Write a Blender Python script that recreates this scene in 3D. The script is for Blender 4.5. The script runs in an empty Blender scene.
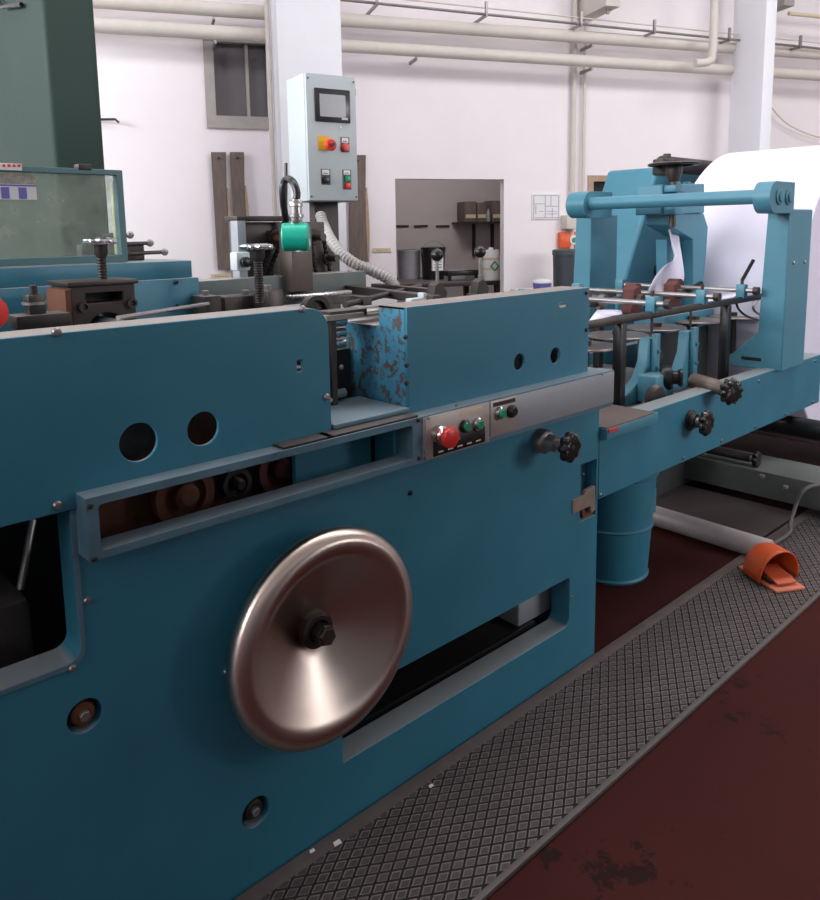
import bpy, bmesh, math, random
from mathutils import Vector, Matrix
random.seed(7)
C = bpy.context.scene.collection
sc = bpy.context.scene
PI = math.pi

# ------------------------------------------------------------------ camera
F, CX, CY, H = 758.34, 410.0, 339.0, 1.6
YAW, PIT, ROL = 0.745399, 0.143502, -0.015108
fw = Vector((math.sin(YAW)*math.cos(PIT), math.cos(YAW)*math.cos(PIT), -math.sin(PIT)))
rt0 = Vector((math.cos(YAW), -math.sin(YAW), 0)); up0 = rt0.cross(fw)
rt = rt0*math.cos(ROL) + up0*math.sin(ROL); up = up0*math.cos(ROL) - rt0*math.sin(ROL)
CAM = Vector((0, 0, H))
cd = bpy.data.cameras.new('camera'); cam = bpy.data.objects.new('camera', cd); C.objects.link(cam)
bk = -fw
cam.matrix_world = Matrix(((rt.x, up.x, bk.x, 0), (rt.y, up.y, bk.y, 0), (rt.z, up.z, bk.z, H), (0, 0, 0, 1)))
cd.sensor_width = 36; cd.lens = F*36/900; cd.shift_y = (CY-450)/900; cd.clip_start = .02
sc.camera = cam

# hall directions: the hall is turned against the machine
WA = -0.434878
WD = Vector((math.cos(WA), math.sin(WA), 0)); WN = Vector((-WD.y, WD.x, 0))
def hall(s, t, z): return WD*s + WN*t + Vector((0, 0, z))

# ------------------------------------------------------------------ light
w = bpy.data.worlds.new('world'); sc.world = w; w.use_nodes = True
w.node_tree.nodes['Background'].inputs[0].default_value = (.8, .87, 1, 1)
w.node_tree.nodes['Background'].inputs[1].default_value = .6
def area(name, pos, aim, sx, sy, power, col=(1, 1, 1)):
    l = bpy.data.lights.new(name, 'AREA'); l.shape = 'RECTANGLE'; l.size = sx; l.size_y = sy
    l.energy = power; l.color = col
    o = bpy.data.objects.new(name, l); C.objects.link(o); o.location = pos
    d = (Vector(aim)-Vector(pos)).normalized(); x = WD if abs(d.dot(WD)) < .8 else WN
    yv = d.cross(x).normalized(); x = yv.cross(d).normalized(); z = -d; yv = z.cross(x)
    o.rotation_euler = Matrix(((x.x, yv.x, z.x), (x.y, yv.y, z.y), (x.z, yv.z, z.z))).to_euler()
    return o
area('skylight', hall(3.0, 3.6, 5.9), hall(3.0, 5.0, 0), 12, 2.4, 400, (1, .97, .98))
for k, (t, pw) in enumerate(((-2.2, 90), (.3, 190), (2.6, 210), (4.9, 190))):
    area('window_daylight', hall(-5.8, t, 3.6), hall(0, t+1.0, 1.8), 2.2, 2.2, pw, (.93, .97, 1))
area('window_daylight', hall(7.0, -4.9, 3.7), hall(3.5, 1.5, 1.6), 9, 2.4, 560, (.96, .98, 1))
area('store_fill', hall(3.4, 8.6, 2.85), hall(3.6, 10.3, .9), .9, .3, 13, (1, .96, .95))  # fill light added to brighten the store room, no real lamp there
sc.view_settings.view_transform = 'Standard'; sc.view_settings.look = 'None'
sc.view_settings.gamma = 1; sc.view_settings.use_curve_mapping = False
sc.view_settings.exposure = 0.42
sc.cycles.max_bounces = 8

# ------------------------------------------------------------------ helpers
def at(u, v, y):
    d = fw + rt*((u-CX)/F) - up*((v-CY)/F); return CAM + d*(y/d.y)
def atx(u, v, x):
    d = fw + rt*((u-CX)/F) - up*((v-CY)/F); return CAM + d*(x/d.x)
def atz(u, v, z):
    d = fw + rt*((u-CX)/F) - up*((v-CY)/F); return CAM + d*((z-H)/d.z)
def att(u, v, t):                       # point on a plane parallel to the back wall, t metres off
    d = fw + rt*((u-CX)/F) - up*((v-CY)/F); p = CAM + d*(t/d.dot(WN)); return p.dot(WD), p.z

def lin(r, g, b):
    f = lambda c: (c/12.92 if c <= .04045 else ((c+.055)/1.055)**2.4)
    return (f(r/255), f(g/255), f(b/255), 1)
MC = {}
def mat(name, col, rough=.5, metal=0, noise=.12, scale=6, wear=0, wearcol=(70, 62, 58), wscale=18, dust=0,
        dustcol=(150, 145, 140), bump=0, bscale=60, stretch=None, spec=.5):
    if name in MC: return MC[name]
    m = bpy.data.materials.new(name); m.use_nodes = True; nt = m.node_tree; N = nt.nodes; L = nt.links
    b = N['Principled BSDF']; b.inputs['Roughness'].default_value = rough; b.inputs['Metallic'].default_value = metal
    b.inputs['Specular IOR Level'].default_value = spec
    tc = N.new('ShaderNodeTexCoord'); src = tc.outputs['Object']
    if stretch:
        mp = N.new('ShaderNodeMapping'); mp.inputs['Scale'].default_value = stretch; L.new(src, mp.inputs['Vector']); src = mp.outputs[0]
    c = lin(*col)
    def mixn(fac, a, bcol):
        mx = N.new('ShaderNodeMix'); mx.data_type = 'RGBA'
        L.new(fac, mx.inputs[0])
        if isinstance(a, tuple): mx.inputs[6].default_value = a
        else: L.new(a, mx.inputs[6])
        mx.inputs[7].default_value = bcol
        return mx.outputs[2]
    n = N.new('ShaderNodeTexNoise'); n.inputs['Scale'].default_value = scale; n.inputs['Detail'].default_value = 6; n.inputs['Roughness'].default_value = .65
    L.new(src, n.inputs['Vector'])
    mx = N.new('ShaderNodeMix'); mx.data_type = 'RGBA'; L.new(n.outputs[0], mx.inputs[0])
    mx.inputs[6].default_value = tuple(max(0, x*(1-noise*2)) for x in c[:3])+(1,)
    mx.inputs[7].default_value = tuple(min(1, x*(1+noise*2)) for x in c[:3])+(1,)
    out = mx.outputs[2]
    if wear:
        n2 = N.new('ShaderNodeTexNoise'); n2.inputs['Scale'].default_value = wscale; n2.inputs['Detail'].default_value = 9; n2.inputs['Roughness'].default_value = .7
        L.new(tc.outputs['Object'], n2.inputs['Vector'])
        r = N.new('ShaderNodeValToRGB'); e = r.color_ramp.elements
        th = .72-wear*.3; e[0].position = th; e[1].position = th+.025; e[0].color = (0, 0, 0, 1); e[1].color = (1, 1, 1, 1)
        L.new(n2.outputs[0], r.inputs[0]); out = mixn(r.outputs[0], out, lin(*wearcol))
    if dust:
        g = N.new('ShaderNodeNewGeometry'); sp = N.new('ShaderNodeSeparateXYZ'); L.new(g.outputs['Normal'], sp.inputs[0])
        r = N.new('ShaderNodeMapRange'); r.inputs[1].default_value = .75; r.inputs[2].default_value = .98; r.inputs[4].default_value = dust
        L.new(sp.outputs[2], r.inputs[0]); out = mixn(r.outputs[0], out, lin(*dustcol))
    L.new(out, b.inputs['Base Color'])
    rr = N.new('ShaderNodeMapRange'); rr.inputs[3].default_value = max(0.02, rough-.1); rr.inputs[4].default_value = min(1, rough+.1)
    L.new(n.outputs[0], rr.inputs[0]); L.new(rr.outputs[0], b.inputs['Roughness'])
    if bump:
        nb = N.new('ShaderNodeTexNoise'); nb.inputs['Scale'].default_value = bscale; nb.inputs['Detail'].default_value = 4; L.new(src, nb.inputs['Vector'])
        bp = N.new('ShaderNodeBump'); bp.inputs['Strength'].default_value = bump; bp.inputs['Distance'].default_value = .01
        L.new(nb.outputs[0], bp.inputs['Height']); L.new(bp.outputs[0], b.inputs['Normal'])
    MC[name] = m; return m

TEAL = mat('teal_paint', (50, 118, 141), .42, wear=.16, wearcol=(88, 104, 108), wscale=30, noise=.1, scale=4, dust=.72, dustcol=(160, 157, 154), bump=.05, bscale=25)
TEAL2 = mat('lighter_teal_paint', (70, 130, 150), .45, wear=.12, wearcol=(95, 110, 112), wscale=28, noise=.1, scale=5, dust=.35, dustcol=(140, 150, 152), bump=.05, bscale=25)
CHIP = mat('chipped_teal_paint', (62, 132, 162), .5, wear=.68, wearcol=(84, 76, 76), wscale=34, noise=.1, dust=.7, dustcol=(150, 143, 140))
RAILM = mat('worn_rail_paint', (86, 118, 134), .45, wear=.35, wearcol=(70, 98, 112), wscale=12, noise=.2, scale=9, dust=.45, dustcol=(160, 170, 176))
GREEN = mat('dark_green_paint', (37, 56, 50), .65, spec=.3, noise=.06, scale=2)
GREYM = mat('machined_grey', (150, 146, 144), .35, .7, noise=.15, scale=20)
ALU = mat('aluminium_plate', (152, 156, 162), .5, .3, noise=.06, scale=14, wear=.05)
STEEL = mat('dark_steel', (78, 72, 70), .42, .7, noise=.25, scale=14, wear=.2, wearcol=(110, 92, 80))
IRON = mat('oily_iron', (58, 52, 50), .5, .4, noise=.3, scale=18, wear=.3, wearcol=(92, 76, 66), dust=.5, dustcol=(140, 132, 128))
BLACK = mat('black_plastic', (22, 22, 24), .35)
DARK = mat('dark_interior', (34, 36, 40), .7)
CHROME = mat('chrome', (205, 205, 205), .15, 1, noise=.05)
BRIGHT = mat('bright_rod_steel', (190, 186, 184), .25, .95, noise=.1, scale=30)
RUST = mat('rusty_steel', (112, 70, 52), .75, .2, noise=.3, scale=22, wear=.3, wearcol=(60, 45, 40))
RUSTG = mat('rusty_red_casting', (92, 50, 47), .75, .1, noise=.3, scale=20, wear=.35, wearcol=(60, 48, 46), wscale=30)
DISH = mat('spun_steel', (206, 190, 180), .3, 1, noise=.02, scale=1.2, stretch=(1, 1, 1))
RED = mat('red_plastic', (214, 48, 44), .35)
GRN = mat('green_plastic', (22, 140, 105), .35)
TURQ = mat('turquoise_plastic', (22, 172, 146), .35)
ORANGE = mat('orange_paint', (206, 84, 38), .5, wear=.25, wearcol=(196, 120, 92), wscale=14, noise=.12)
YELLOW = mat('yellow_label', (236, 180, 40), .6)
WHITEP = mat('white_label', (232, 230, 230), .6, noise=.02)
GREYCAB = mat('grey_enclosure_paint', (186, 194, 197), .45, noise=.03)
PAPER = mat('white_paper', (224, 220, 236), .7, noise=.02, spec=.2)
WALLM = mat('white_plaster', (242, 235, 238), .9, noise=.035, scale=1.2, wear=.03, wearcol=(205, 196, 192), wscale=5, bump=.05, bscale=40)
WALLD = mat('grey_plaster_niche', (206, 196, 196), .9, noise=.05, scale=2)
COLM = mat('white_column_paint', (236, 236, 242), .8, noise=.03, scale=2)
PIPEM = mat('cream_pipe_paint', (214, 206, 198), .6, noise=.05)
WOOD = mat('weathered_dark_board', (112, 98, 92), .8, noise=.35, scale=5, stretch=(6, 6, .8), wear=.2, wearcol=(138, 122, 112), wscale=9)
WOODL = mat('bare_wood_edge', (176, 150, 128), .8, noise=.2, scale=10)
FRAMEG = mat('grey_window_frame', (168, 162, 158), .6)
HOSE = mat('grey_hose', (172, 168, 166), .5)
BEIGE = mat('beige_label', (214, 198, 168), .7)
MATM = mat('rubber_mat', (70, 62, 61), .62, noise=.3, scale=7, wear=.12, wearcol=(132, 120, 114), wscale=4)
MATG = mat('rubber_mat_groove', (26, 24, 25), .8)
TUBM = mat('grey_floor_tube', (182, 172, 170), .55, .2, noise=.15, scale=9, wear=.1, wearcol=(168, 158, 150))
OLIVE = mat('grey_green_beam', (92, 98, 94), .55, noise=.15, wear=.1)
BLUEL = mat('blue_print', (104, 104, 176), .6)
INK = mat('ink', (70, 76, 92), .7)
GLASSB = mat('bucket_grey', (152, 150, 158), .5)
PURP = mat('purple_tub', (86, 84, 150), .5)
PANE = mat('grey_frosted_pane', (108, 102, 106), .25, noise=.1, scale=3)
SCREEN = mat('screen_black', (52, 50, 54), .25)
SCREENG = mat('screen_grey', (104, 100, 106), .2)

def floor_mat():
    m = mat('red_floor_paint', (62, 27, 24), .7, spec=.1, noise=.16, scale=1.6, wear=.42, wearcol=(40, 22, 20), wscale=4.5, bump=.04, bscale=12)
    return m
def glass_mat():
    m = bpy.data.materials.new('dusty_acrylic'); m.use_nodes = True; nt = m.node_tree; N = nt.nodes; L = nt.links
    b = N['Principled BSDF']; b.inputs['Base Color'].default_value = lin(176, 182, 172); b.inputs['Roughness'].default_value = .25
    t = N.new('ShaderNodeBsdfTransparent'); t.inputs[0].default_value = (.88, .95, .91, 1)
    mx = N.new('ShaderNodeMixShader'); n = N.new('ShaderNodeTexNoise'); n.inputs['Scale'].default_value = 9; n.inputs['Detail'].default_value = 8; n.inputs['Roughness'].default_value = .7
    tc = N.new('ShaderNodeTexCoord'); L.new(tc.outputs['Object'], n.inputs['Vector'])
    r = N.new('ShaderNodeMapRange'); r.inputs[1].default_value = .35; r.inputs[2].default_value = .75; r.inputs[3].default_value = .16; r.inputs[4].default_value = .6
    L.new(n.outputs[0], r.inputs[0]); L.new(r.outputs[0], mx.inputs[0]); L.new(t.outputs[0], mx.inputs[1]); L.new(b.outputs[0], mx.inputs[2])
    L.new(mx.outputs[0], N['Material Output'].inputs[0]); return m
ACRYL = glass_mat()

V = lambda *a: Vector(a)
class MB:
    def __init__(s): s.bm = bmesh.new()
    def box(s, a, b, bev=0, M=None, seg=2):
        a, b = Vector(a), Vector(b)
        t = bmesh.new(); bmesh.ops.create_cube(t, size=1)
        for v in t.verts: v.co = Vector((a[i]+(b[i]-a[i])*(v.co[i]+.5) for i in range(3)))
        if bev: bmesh.ops.bevel(t, geom=t.edges[:], offset=bev, segments=seg, profile=.5, affect='EDGES')
        return s._add(t, M)
    def _add(s, t, M=None):
        if M: bmesh.ops.transform(t, matrix=M, verts=t.verts[:])
        bmesh.ops.recalc_face_normals(t, faces=t.faces[:])
        me = bpy.data.meshes.new('tmp'); t.to_mesh(me); t.free(); s.bm.from_mesh(me); bpy.data.meshes.remove(me); return s
    def lathe(s, prof, p, ax, n=32, closed=True, M=None):
        """prof: (radius, distance along axis)"""
        ax = Vector(ax).normalized(); q = ax.orthogonal().normalized(); r2 = ax.cross(q)
        t = bmesh.new(); rings = []
        for r, h in prof:
            if r < 1e-6: rings.append([t.verts.new(Vector(p)+ax*h)])
            else: rings.append([t.verts.new(Vector(p)+ax*h+q*(r*math.cos(2*PI*k/n))+r2*(r*math.sin(2*PI*k/n))) for k in range(n)])
        for A, B in zip(rings, rings[1:]):
            for k in range(n):
                k2 = (k+1) % n
                if len(A) == 1 and len(B) == 1: continue
                if len(A) == 1: t.faces.new((A[0], B[k], B[k2]))
                elif len(B) == 1: t.faces.new((A[k], B[0], A[k2]))
                else: t.faces.new((A[k], B[k], B[k2], A[k2]))
        if closed:
            for rg, f in ((rings[0], 1), (rings[-1], 0)):
                if len(rg) > 1: t.faces.new(rg)
        return s._add(t, M)
    def cyl(s, a, b, r, r2=None, n=20, bev=0):
        a, b = Vector(a), Vector(b); h = (b-a).length; r2 = r if r2 is None else r2
        if bev: pr = [(r-bev, 0), (r, bev), (r2, h-bev), (r2-bev, h)]
        else: pr = [(r, 0), (r2, h)]
        return s.lathe(pr, a, b-a, n)
    def ball(s, c, r, n=16, sc_=(1, 1, 1)):
        t = bmesh.new(); bmesh.ops.create_uvsphere(t, u_segments=n, v_segments=n//2+2, radius=r)
        for v in t.verts: v.co = Vector((v.co[i]*sc_[i] for i in range(3)))+Vector(c)
        return s._add(t)
    def tube(s, pts, r, n=10, ridges=0):
        pts = [Vector(p) for p in pts]; t = bmesh.new(); rings = []; prev = None
        for i, p in enumerate(pts):
            d = (pts[min(i+1, len(pts)-1)]-pts[max(i-1, 0)]).normalized()
            q = d.orthogonal().normalized() if prev is None else (prev-d*prev.dot(d)).normalized()
            prev = q; r2 = d.cross(q); rr = r*(1+(ridges if i % 2 else 0))
            rings.append([t.verts.new(p+q*(rr*math.cos(2*PI*k/n))+r2*(rr*math.sin(2*PI*k/n))) for k in range(n)])
        for A, B in zip(rings, rings[1:]):
            for k in range(n): t.faces.new((A[k], A[(k+1) % n], B[(k+1) % n], B[k]))
        t.faces.new(rings[0]); t.faces.new(rings[-1])
        return s._add(t)
    def prism(s, outer, holes, ax, a, b, M=None):
        """2-D outline (+ holes) extruded along axis ax ('x': points are (y,z); 'y': (x,z); 'z': (x,y))"""
        f = {'x': lambda p, h: (h, p[0], p[1]), 'y': lambda p, h: (p[0], h, p[1]), 'z': lambda p, h: (p[0], p[1], h)}[ax]
        t = bmesh.new(); loops = [outer]+list(holes); L1 = []; L2 = []; E = []
        for lp in loops:
            A = [t.verts.new(f(p, a)) for p in lp]; B = [t.verts.new(f(p, b)) for p in lp]; L1.append(A); L2.append(B)
        for A in L1: E += [t.edges.new((A[i], A[(i+1) % len(A)])) for i in range(len(A))]
        r = bmesh.ops.triangle_fill(t, use_beauty=True, edges=E)
        mp = {}
        for A, B in zip(L1, L2):
            for x, y in zip(A, B): mp[x] = y
        for fc in [g for g in r['geom'] if isinstance(g, bmesh.types.BMFace)]: t.faces.new([mp[v] for v in reversed(fc.verts)])
        for A, B in zip(L1, L2):
            for i in range(len(A)): t.faces.new((A[i], A[(i+1) % len(A)], B[(i+1) % len(A)], B[i]))
        bmesh.ops.dissolve_limit(t, angle_limit=.01, verts=t.verts[:], edges=t.edges[:])
        return s._add(t, M)
    def build(s, name, m, parent=None, smooth=True, bevel=0, ang=35):
        vs = s.bm.verts
        lo = Vector((min(v.co[i] for v in vs) for i in range(3))); hi = Vector((max(v.co[i] for v in vs) for i in range(3)))
        o0 = Vector(((lo.x+hi.x)/2, (lo.y+hi.y)/2, lo.z))
        for v in vs: v.co -= o0
        me = bpy.data.meshes.new(name); s.bm.to_mesh(me); s.bm.free(); me.materials.append(m)
        if smooth:
            me.shade_smooth(); me.set_sharp_from_angle(angle=math.radians(ang))
        o = bpy.data.objects.new(name, me); C.objects.link(o)
        WORLD[o.name] = o0
        if parent: o.parent = parent; o.location = o0-WORLD[parent.name]
        else: o.location = o0
        if bevel:
            bv = o.modifiers.new('bevel', 'BEVEL'); bv.width = bevel; bv.segments = 2; bv.limit_method = 'ANGLE'; bv.angle_limit = math.radians(40)
        return o
WORLD = {}
def tag(o, label=None, cat=None, group=None, kind=None):
    if label: o['label'] = label
    if cat: o['category'] = cat
    if group: o['group'] = group
    if kind: o['kind'] = kind
    return o
def thing(name, loc, label, cat, group=None):
    o = bpy.data.objects.new(name, None); C.objects.link(o); o.location = loc; o.empty_display_size = .1; WORLD[o.name] = Vector(loc)
    return tag(o, label, cat, group)
def structure(o): o['kind'] = 'structure'; return o
def copy_tree(o, delta=Vector((0, 0, 0)), parent=None):
    c = o.copy(); C.objects.link(c); WORLD[c.name] = WORLD[o.name]+delta
    if parent: c.parent = parent
    else: c.location = o.location+delta
    for ch in list(o.children): copy_tree(ch, delta, c)
    return c
def circle(cx, cz, r, n=32): return [(cx+r*math.cos(2*PI*k/n), cz+r*math.sin(2*PI*k/n)) for k in range(n)]
def rrect(x0, z0, x1, z1, r=(0, 0, 0, 0), n=6):
    """corner radii: bl, br, tr, tl"""
    out = []
    for (cx, cz, rr, a0) in ((x0+r[0], z0+r[0], r[0], PI), (x1-r[1], z0+r[1], r[1], 1.5*PI), (x1-r[2], z1-r[2], r[2], 0), (x0+r[3], z1-r[3], r[3], .5*PI)):
        if rr == 0: out.append((cx, cz))
        else: out += [(cx+rr*math.cos(a0+k*PI/2/n), cz+rr*math.sin(a0+k*PI/2/n)) for k in range(n+1)]
    return out
def curve_pts(ctrl, n=12):
    """Catmull-Rom through control points"""
    P = [Vector(p) for p in ctrl]; P = [2*P[0]-P[1]]+P+[2*P[-1]-P[-2]]; out = []
    for i in range(1, len(P)-2):
        for k in range(n):
            t = k/n; a, b, c, d = P[i-1:i+3]
            out.append(.5*((2*b)+(c-a)*t+(2*a-5*b+4*c-d)*t*t+(3*b-a-3*c+d)*t**3))
    return out+[P[-2]]
def hallbox(s0, s1, t0, t1, z0, z1, bev=0, mb=None):
    M = Matrix(((WD.x, WN.x, 0, 0), (WD.y, WN.y, 0, 0), (0, 0, 1, 0), (0, 0, 0, 1)))
    return (mb or MB()).box((s0, t0, z0), (s1, t1, z1), bev, M)
HM = Matrix(((WD.x, WN.x, 0, 0), (WD.y, WN.y, 0, 0), (0, 0, 1, 0), (0, 0, 0, 1)))
def screw(p, r, parent, m=None, ax=(0, -1, 0), name='screw'):
    return MB().lathe([(r, 0), (r, r*.5), (r*.7, r*.9), (0, r*1.0)], p, ax, 12).build(name, m or GREYM, parent)
def hexbolt(p, r, h, parent, m=None, ax=(0, -1, 0), name='bolt'):
    return MB().lathe([(r, 0), (r, h*.85), (r*.85, h), (0, h)], p, ax, 6).build(name, m or STEEL, parent, ang=20)

# ------------------------------------------------------------------ the hall
S0, S1, T0, T1, ZC = -6, 13, -5, 8, 6
structure(hallbox(S0-.2, S1+.2, T0-.2, 11.5, -.1, 0).build('floor', floor_mat(), smooth=False))
# back wall with the door opening and the window recess
ds0, dz1 = att(395, 178, 8); ds1, _ = att(504, 180, 8)
dz1 = 2.145
ws0, wz0 = att(209, 125, 8); ws1 = ws0+.95; wz1 = att(210, 36, 8)[1]
vs0, vz1 = att(590, 178, 8)
mb = MB(); mb.prism([(S0, 0), (ds0, 0), (ds0, dz1), (ds1, dz1), (ds1, 0), (S1, 0), (S1, ZC), (S0, ZC)],
                    [[(ws0, wz0), (ws1, wz0), (ws1, wz1), (ws0, wz1)], [(vs0, 1.3), (vs0+.5, 1.3), (vs0+.5, vz1), (vs0, vz1)]], 'y', T1, T1+.1, HM)
structure(mb.build('wall_back', WALLM, smooth=False))
structure(hallbox(S0-.2, S0, T0, T1+.25, 0, ZC).build('wall_left', WALLM, smooth=False))
structure(hallbox(S1, S1+.2, T0, T1+.25, 0, ZC).build('wall_right', WALLM, smooth=False))
structure(hallbox(S0, S1, T0-.2, T0, 0, ZC).build('wall_front', WALLM, smooth=False))
structure(hallbox(S0-.2, S1+.2, T0-.2, T1+.25, ZC, ZC+.2).build('ceiling', mat('ceiling_grey', (190, 186, 184), .9), smooth=False))
# unseen blocker added behind the camera to shade the lower machine front
structure(MB().box((-5, -1.9, 0), (3.3, -1.75, 2.45)).build('shade_blocker', mat('shade_blocker_grey', (92, 90, 92), .8), smooth=False))
# the store room behind the opening
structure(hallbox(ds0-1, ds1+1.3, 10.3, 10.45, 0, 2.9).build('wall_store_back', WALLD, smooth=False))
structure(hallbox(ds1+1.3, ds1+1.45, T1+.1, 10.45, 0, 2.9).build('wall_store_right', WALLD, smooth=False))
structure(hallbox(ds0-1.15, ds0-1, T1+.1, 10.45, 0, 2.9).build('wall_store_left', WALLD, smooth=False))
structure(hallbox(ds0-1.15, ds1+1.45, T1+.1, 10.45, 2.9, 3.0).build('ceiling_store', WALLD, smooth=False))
# the grey window high on the wall
win = hallbox(ws0, ws1, T1+.07, T1+.085, wz0, wz1).build('window_1', PANE, smooth=False); structure(win)
fr = MB(); d = .075
hallbox(ws0-.02, ws0+d, T1-.02, T1+.068, wz0, wz1, 0, fr); hallbox(ws1-d, ws1+.02, T1-.02, T1+.068, wz0, wz1, 0, fr)
hallbox(ws0-.02, ws1+.02, T1-.03, T1+.068, wz0-.03, wz0+.09, 0, fr); hallbox(ws0-.02, ws1+.02, T1-.02, T1+.068, wz1-.05, wz1+.02, 0, fr)
fr.build('window_frame', FRAMEG, win, smooth=False)
hallbox((ws0+ws1)/2-.09, (ws0+ws1)/2-.06, T1+.03, T1+.068, wz0, wz1).build('mullion', FRAMEG, win, smooth=False)
vn = hallbox(vs0, vs0+.5, T1+.08, T1+.095, 1.3, vz1).build('window_2', DARK, smooth=False); structure(vn)
fr = MB(); hallbox(vs0-.03, vs0+.04, T1-.02, T1+.078, 1.3, vz1+.03, 0, fr); hallbox(vs0, vs0+.5, T1-.02, T1+.078, vz1-.04, vz1+.03, 0, fr)
fr.build('window_frame', WOODL, vn, smooth=False)
# pillars
ca = att(278, 60, 7.2)[0]; cb = att(342, 60, 7.2)[0]
structure(hallbox(ca, cb, 7.2, T1+.02, 0, ZC, .01).build('column_left', COLM))
pa = att(762, 100, 7.2)[0]; pb = att(772.5, 100, 7.2)[0]
structure(hallbox(pa, pb, 7.2, 7.72, 0, ZC, .008).build('column_right', COLM))
o = MB().tube([hall(ca-.035, 7.55, .0), hall(ca-.035, 7.55, 5.98)], .022).build('conduit', PIPEM); tag(o, 'thin vertical conduit along the left flank of the column behind the control cabinet', 'conduit')

# pipes on the wall
def pipe(name, pts, r, label, cat='pipe', m=None, group=None, clips=()):
    o = MB().tube(pts, r, 14).build(name, m or PIPEM); tag(o, label, cat, group)
    for p in clips:
        MB().box((-.012, -.01, -r-.035), (.012, .25, -r-.002), .003, Matrix.Translation(p) @ HM.to_3x3().to_4x4()).build('pipe_clip', GREYM, o)
    return o
TP = 7.72
def wp(u, v, t=TP): s, z = att(u, v, t); return hall(s, t, z)
def hline(u0, v0, u1, v1, t=TP):
    s0, z0 = att(u0, v0, t); s1, z1 = att(u1, v1, t); return s0, z0, s1, z1
s0, z0, s1, z1 = hline(96, 26, 265, 35); zc = (z0+z1)/2
pipe('wall_pipe', [hall(-6, TP, zc), hall(ca+.1, TP, zc)], .068, 'lower cream wall pipe between the dark green machine and the left column', clips=[hall(.58, TP, zc)])
s0, z0, s1, z1 = hline(96, 8, 265, 10); zc = (z0+z1)/2+.02
pipe('wall_pipe', [hall(-6, TP, zc), hall(ca+.1, TP, zc)], .068, 'topmost cream pipe between the dark green machine and the left column', clips=[hall(.58, TP, zc)])
za = att(345, 46, TP)[1]; zb = att(720, 69, TP)[1]
pipe('wall_pipe', [hall(cb-.1, TP, za), hall(12.9, TP, zb-.02)], .062, 'lower of the two thick cream pipes running along the wall right of the control cabinet', clips=[hall(4.65, TP, (za+zb)/2), hall(2.6, TP, za)])
za = att(345, 20, TP)[1]; zb = att(720, 46, TP)[1]
pipe('wall_pipe', [hall(cb-.1, TP, za), hall(12.9, TP, zb-.02)], .066, 'upper of the two thick cream pipes running along the wall right of the control cabinet', clips=[hall(4.65, TP, (za+zb)/2)])
# cable run with brackets above the pipes
tr = thing('cable_run', hall(6, 7.6, 3.8), 'thin dark cable run on bracket arms above the thick wall pipes', 'cable run')
za = att(345, 0, 7.6)[1]; zb = att(796, 46, 7.6)[1]
f_ = lambda s: za+(zb-za)*(s-1.8)/5.5
MB().tube([hall(1.7, 7.6, f_(1.7)), hall(12.9, 7.6, f_(12.9))], .014).build('lower_rail', GREYM, tr)
MB().tube([hall(1.7, 7.62, f_(1.7)+.07), hall(12.9, 7.62, f_(12.9)+.07)], .008).build('cable', PIPEM, tr)
for u in (375, 483, 577, 650, 725, 796):
    s = att(u, 20, 7.6)[0]; m_ = MB(); hallbox(s-.012, s+.012, 7.5, 8.0, f_(s)-.045, f_(s)-.02, 0, m_); hallbox(s-.012, s+.012, 7.5, 7.53, f_(s)-.05, f_(s)+.1, 0, m_)
    m_.build('bracket', GREYM, tr, smooth=False)
# drop pipe with elbow
s_, z_ = att(712, 64, 7.38); s2, _ = att(695, 64, 7.4)
pipe('elbow_pipe', curve_pts([hall(s_, 7.38, 5.98), hall(s_, 7.38, 4.2), hall(s_, 7.38, z_+.15), hall(s_-.04, 7.385, z_+.03), hall(s2, 7.4, z_)], 8), .045, 'vertical cream pipe bending left at its lower end beside the right pillar')
for u, r, lab in ((573.5, .028, 'thicker vertical conduit on the wall above the orange box'), (584, .018, 'thinner vertical conduit right of its twin above the orange box')):
    s = att(u, 120, 7.95)[0]; pipe('wall_conduit', [hall(s, 7.95, 1.3), hall(s, 7.95, 4.4)], r, lab, 'conduit', group=None)
s, z = att(608, 4, 7.5)
o = hallbox(s-.09, s+.09, 7.4, 7.98, z-.05, z+.5, .01).build('wall_bracket_box', PIPEM); tag(o, 'pale bracket box on the wall at the top edge above the blue cross bar', 'bracket')
MB().cyl(hall(s, 7.5, z-.1), hall(s, 7.5, z-.05), .02).build('stub', GREYM, o)
s, z = att(780, 6, 7.6); o = hallbox(s-.03, s+.12, 7.5, 7.98, z-.02, z+.45, .01).build('junction_box', FRAMEG); tag(o, 'grey box on the wall just right of the right pillar, top edge', 'junction box')
s2, z2 = att(790, 13, 7.6); o = MB().tube([hall(s2, 7.62, z2), hall(12.9, 7.62, z2-.05)], .022).build('thin_pipe', BEIGE); tag(o, 'thin yellowish pipe starting at the grey box right of the right pillar', 'pipe')
o = MB().tube(curve_pts([hall(*((lambda a: (a[0], 7.9, a[1]))(att(u, v, 7.9)))) for u, v in ((770, 106), (785, 122), (803, 132), (825, 139))], 8), .008).build('hanging_cable', BEIGE)
tag(o, 'thin sagging cable on the wall right of the right pillar', 'cable')
# hook rod left
s, z = att(104, 119, 7.9); o = MB().tube([hall(s-.1, 7.95, z), hall(s+.1, 7.9, z), hall(s+.13, 7.9, z-.03)], .012).build('wall_hook', STEEL); tag(o, 'small dark hook rod on the wall beside the dark green machine', 'hook')

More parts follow.
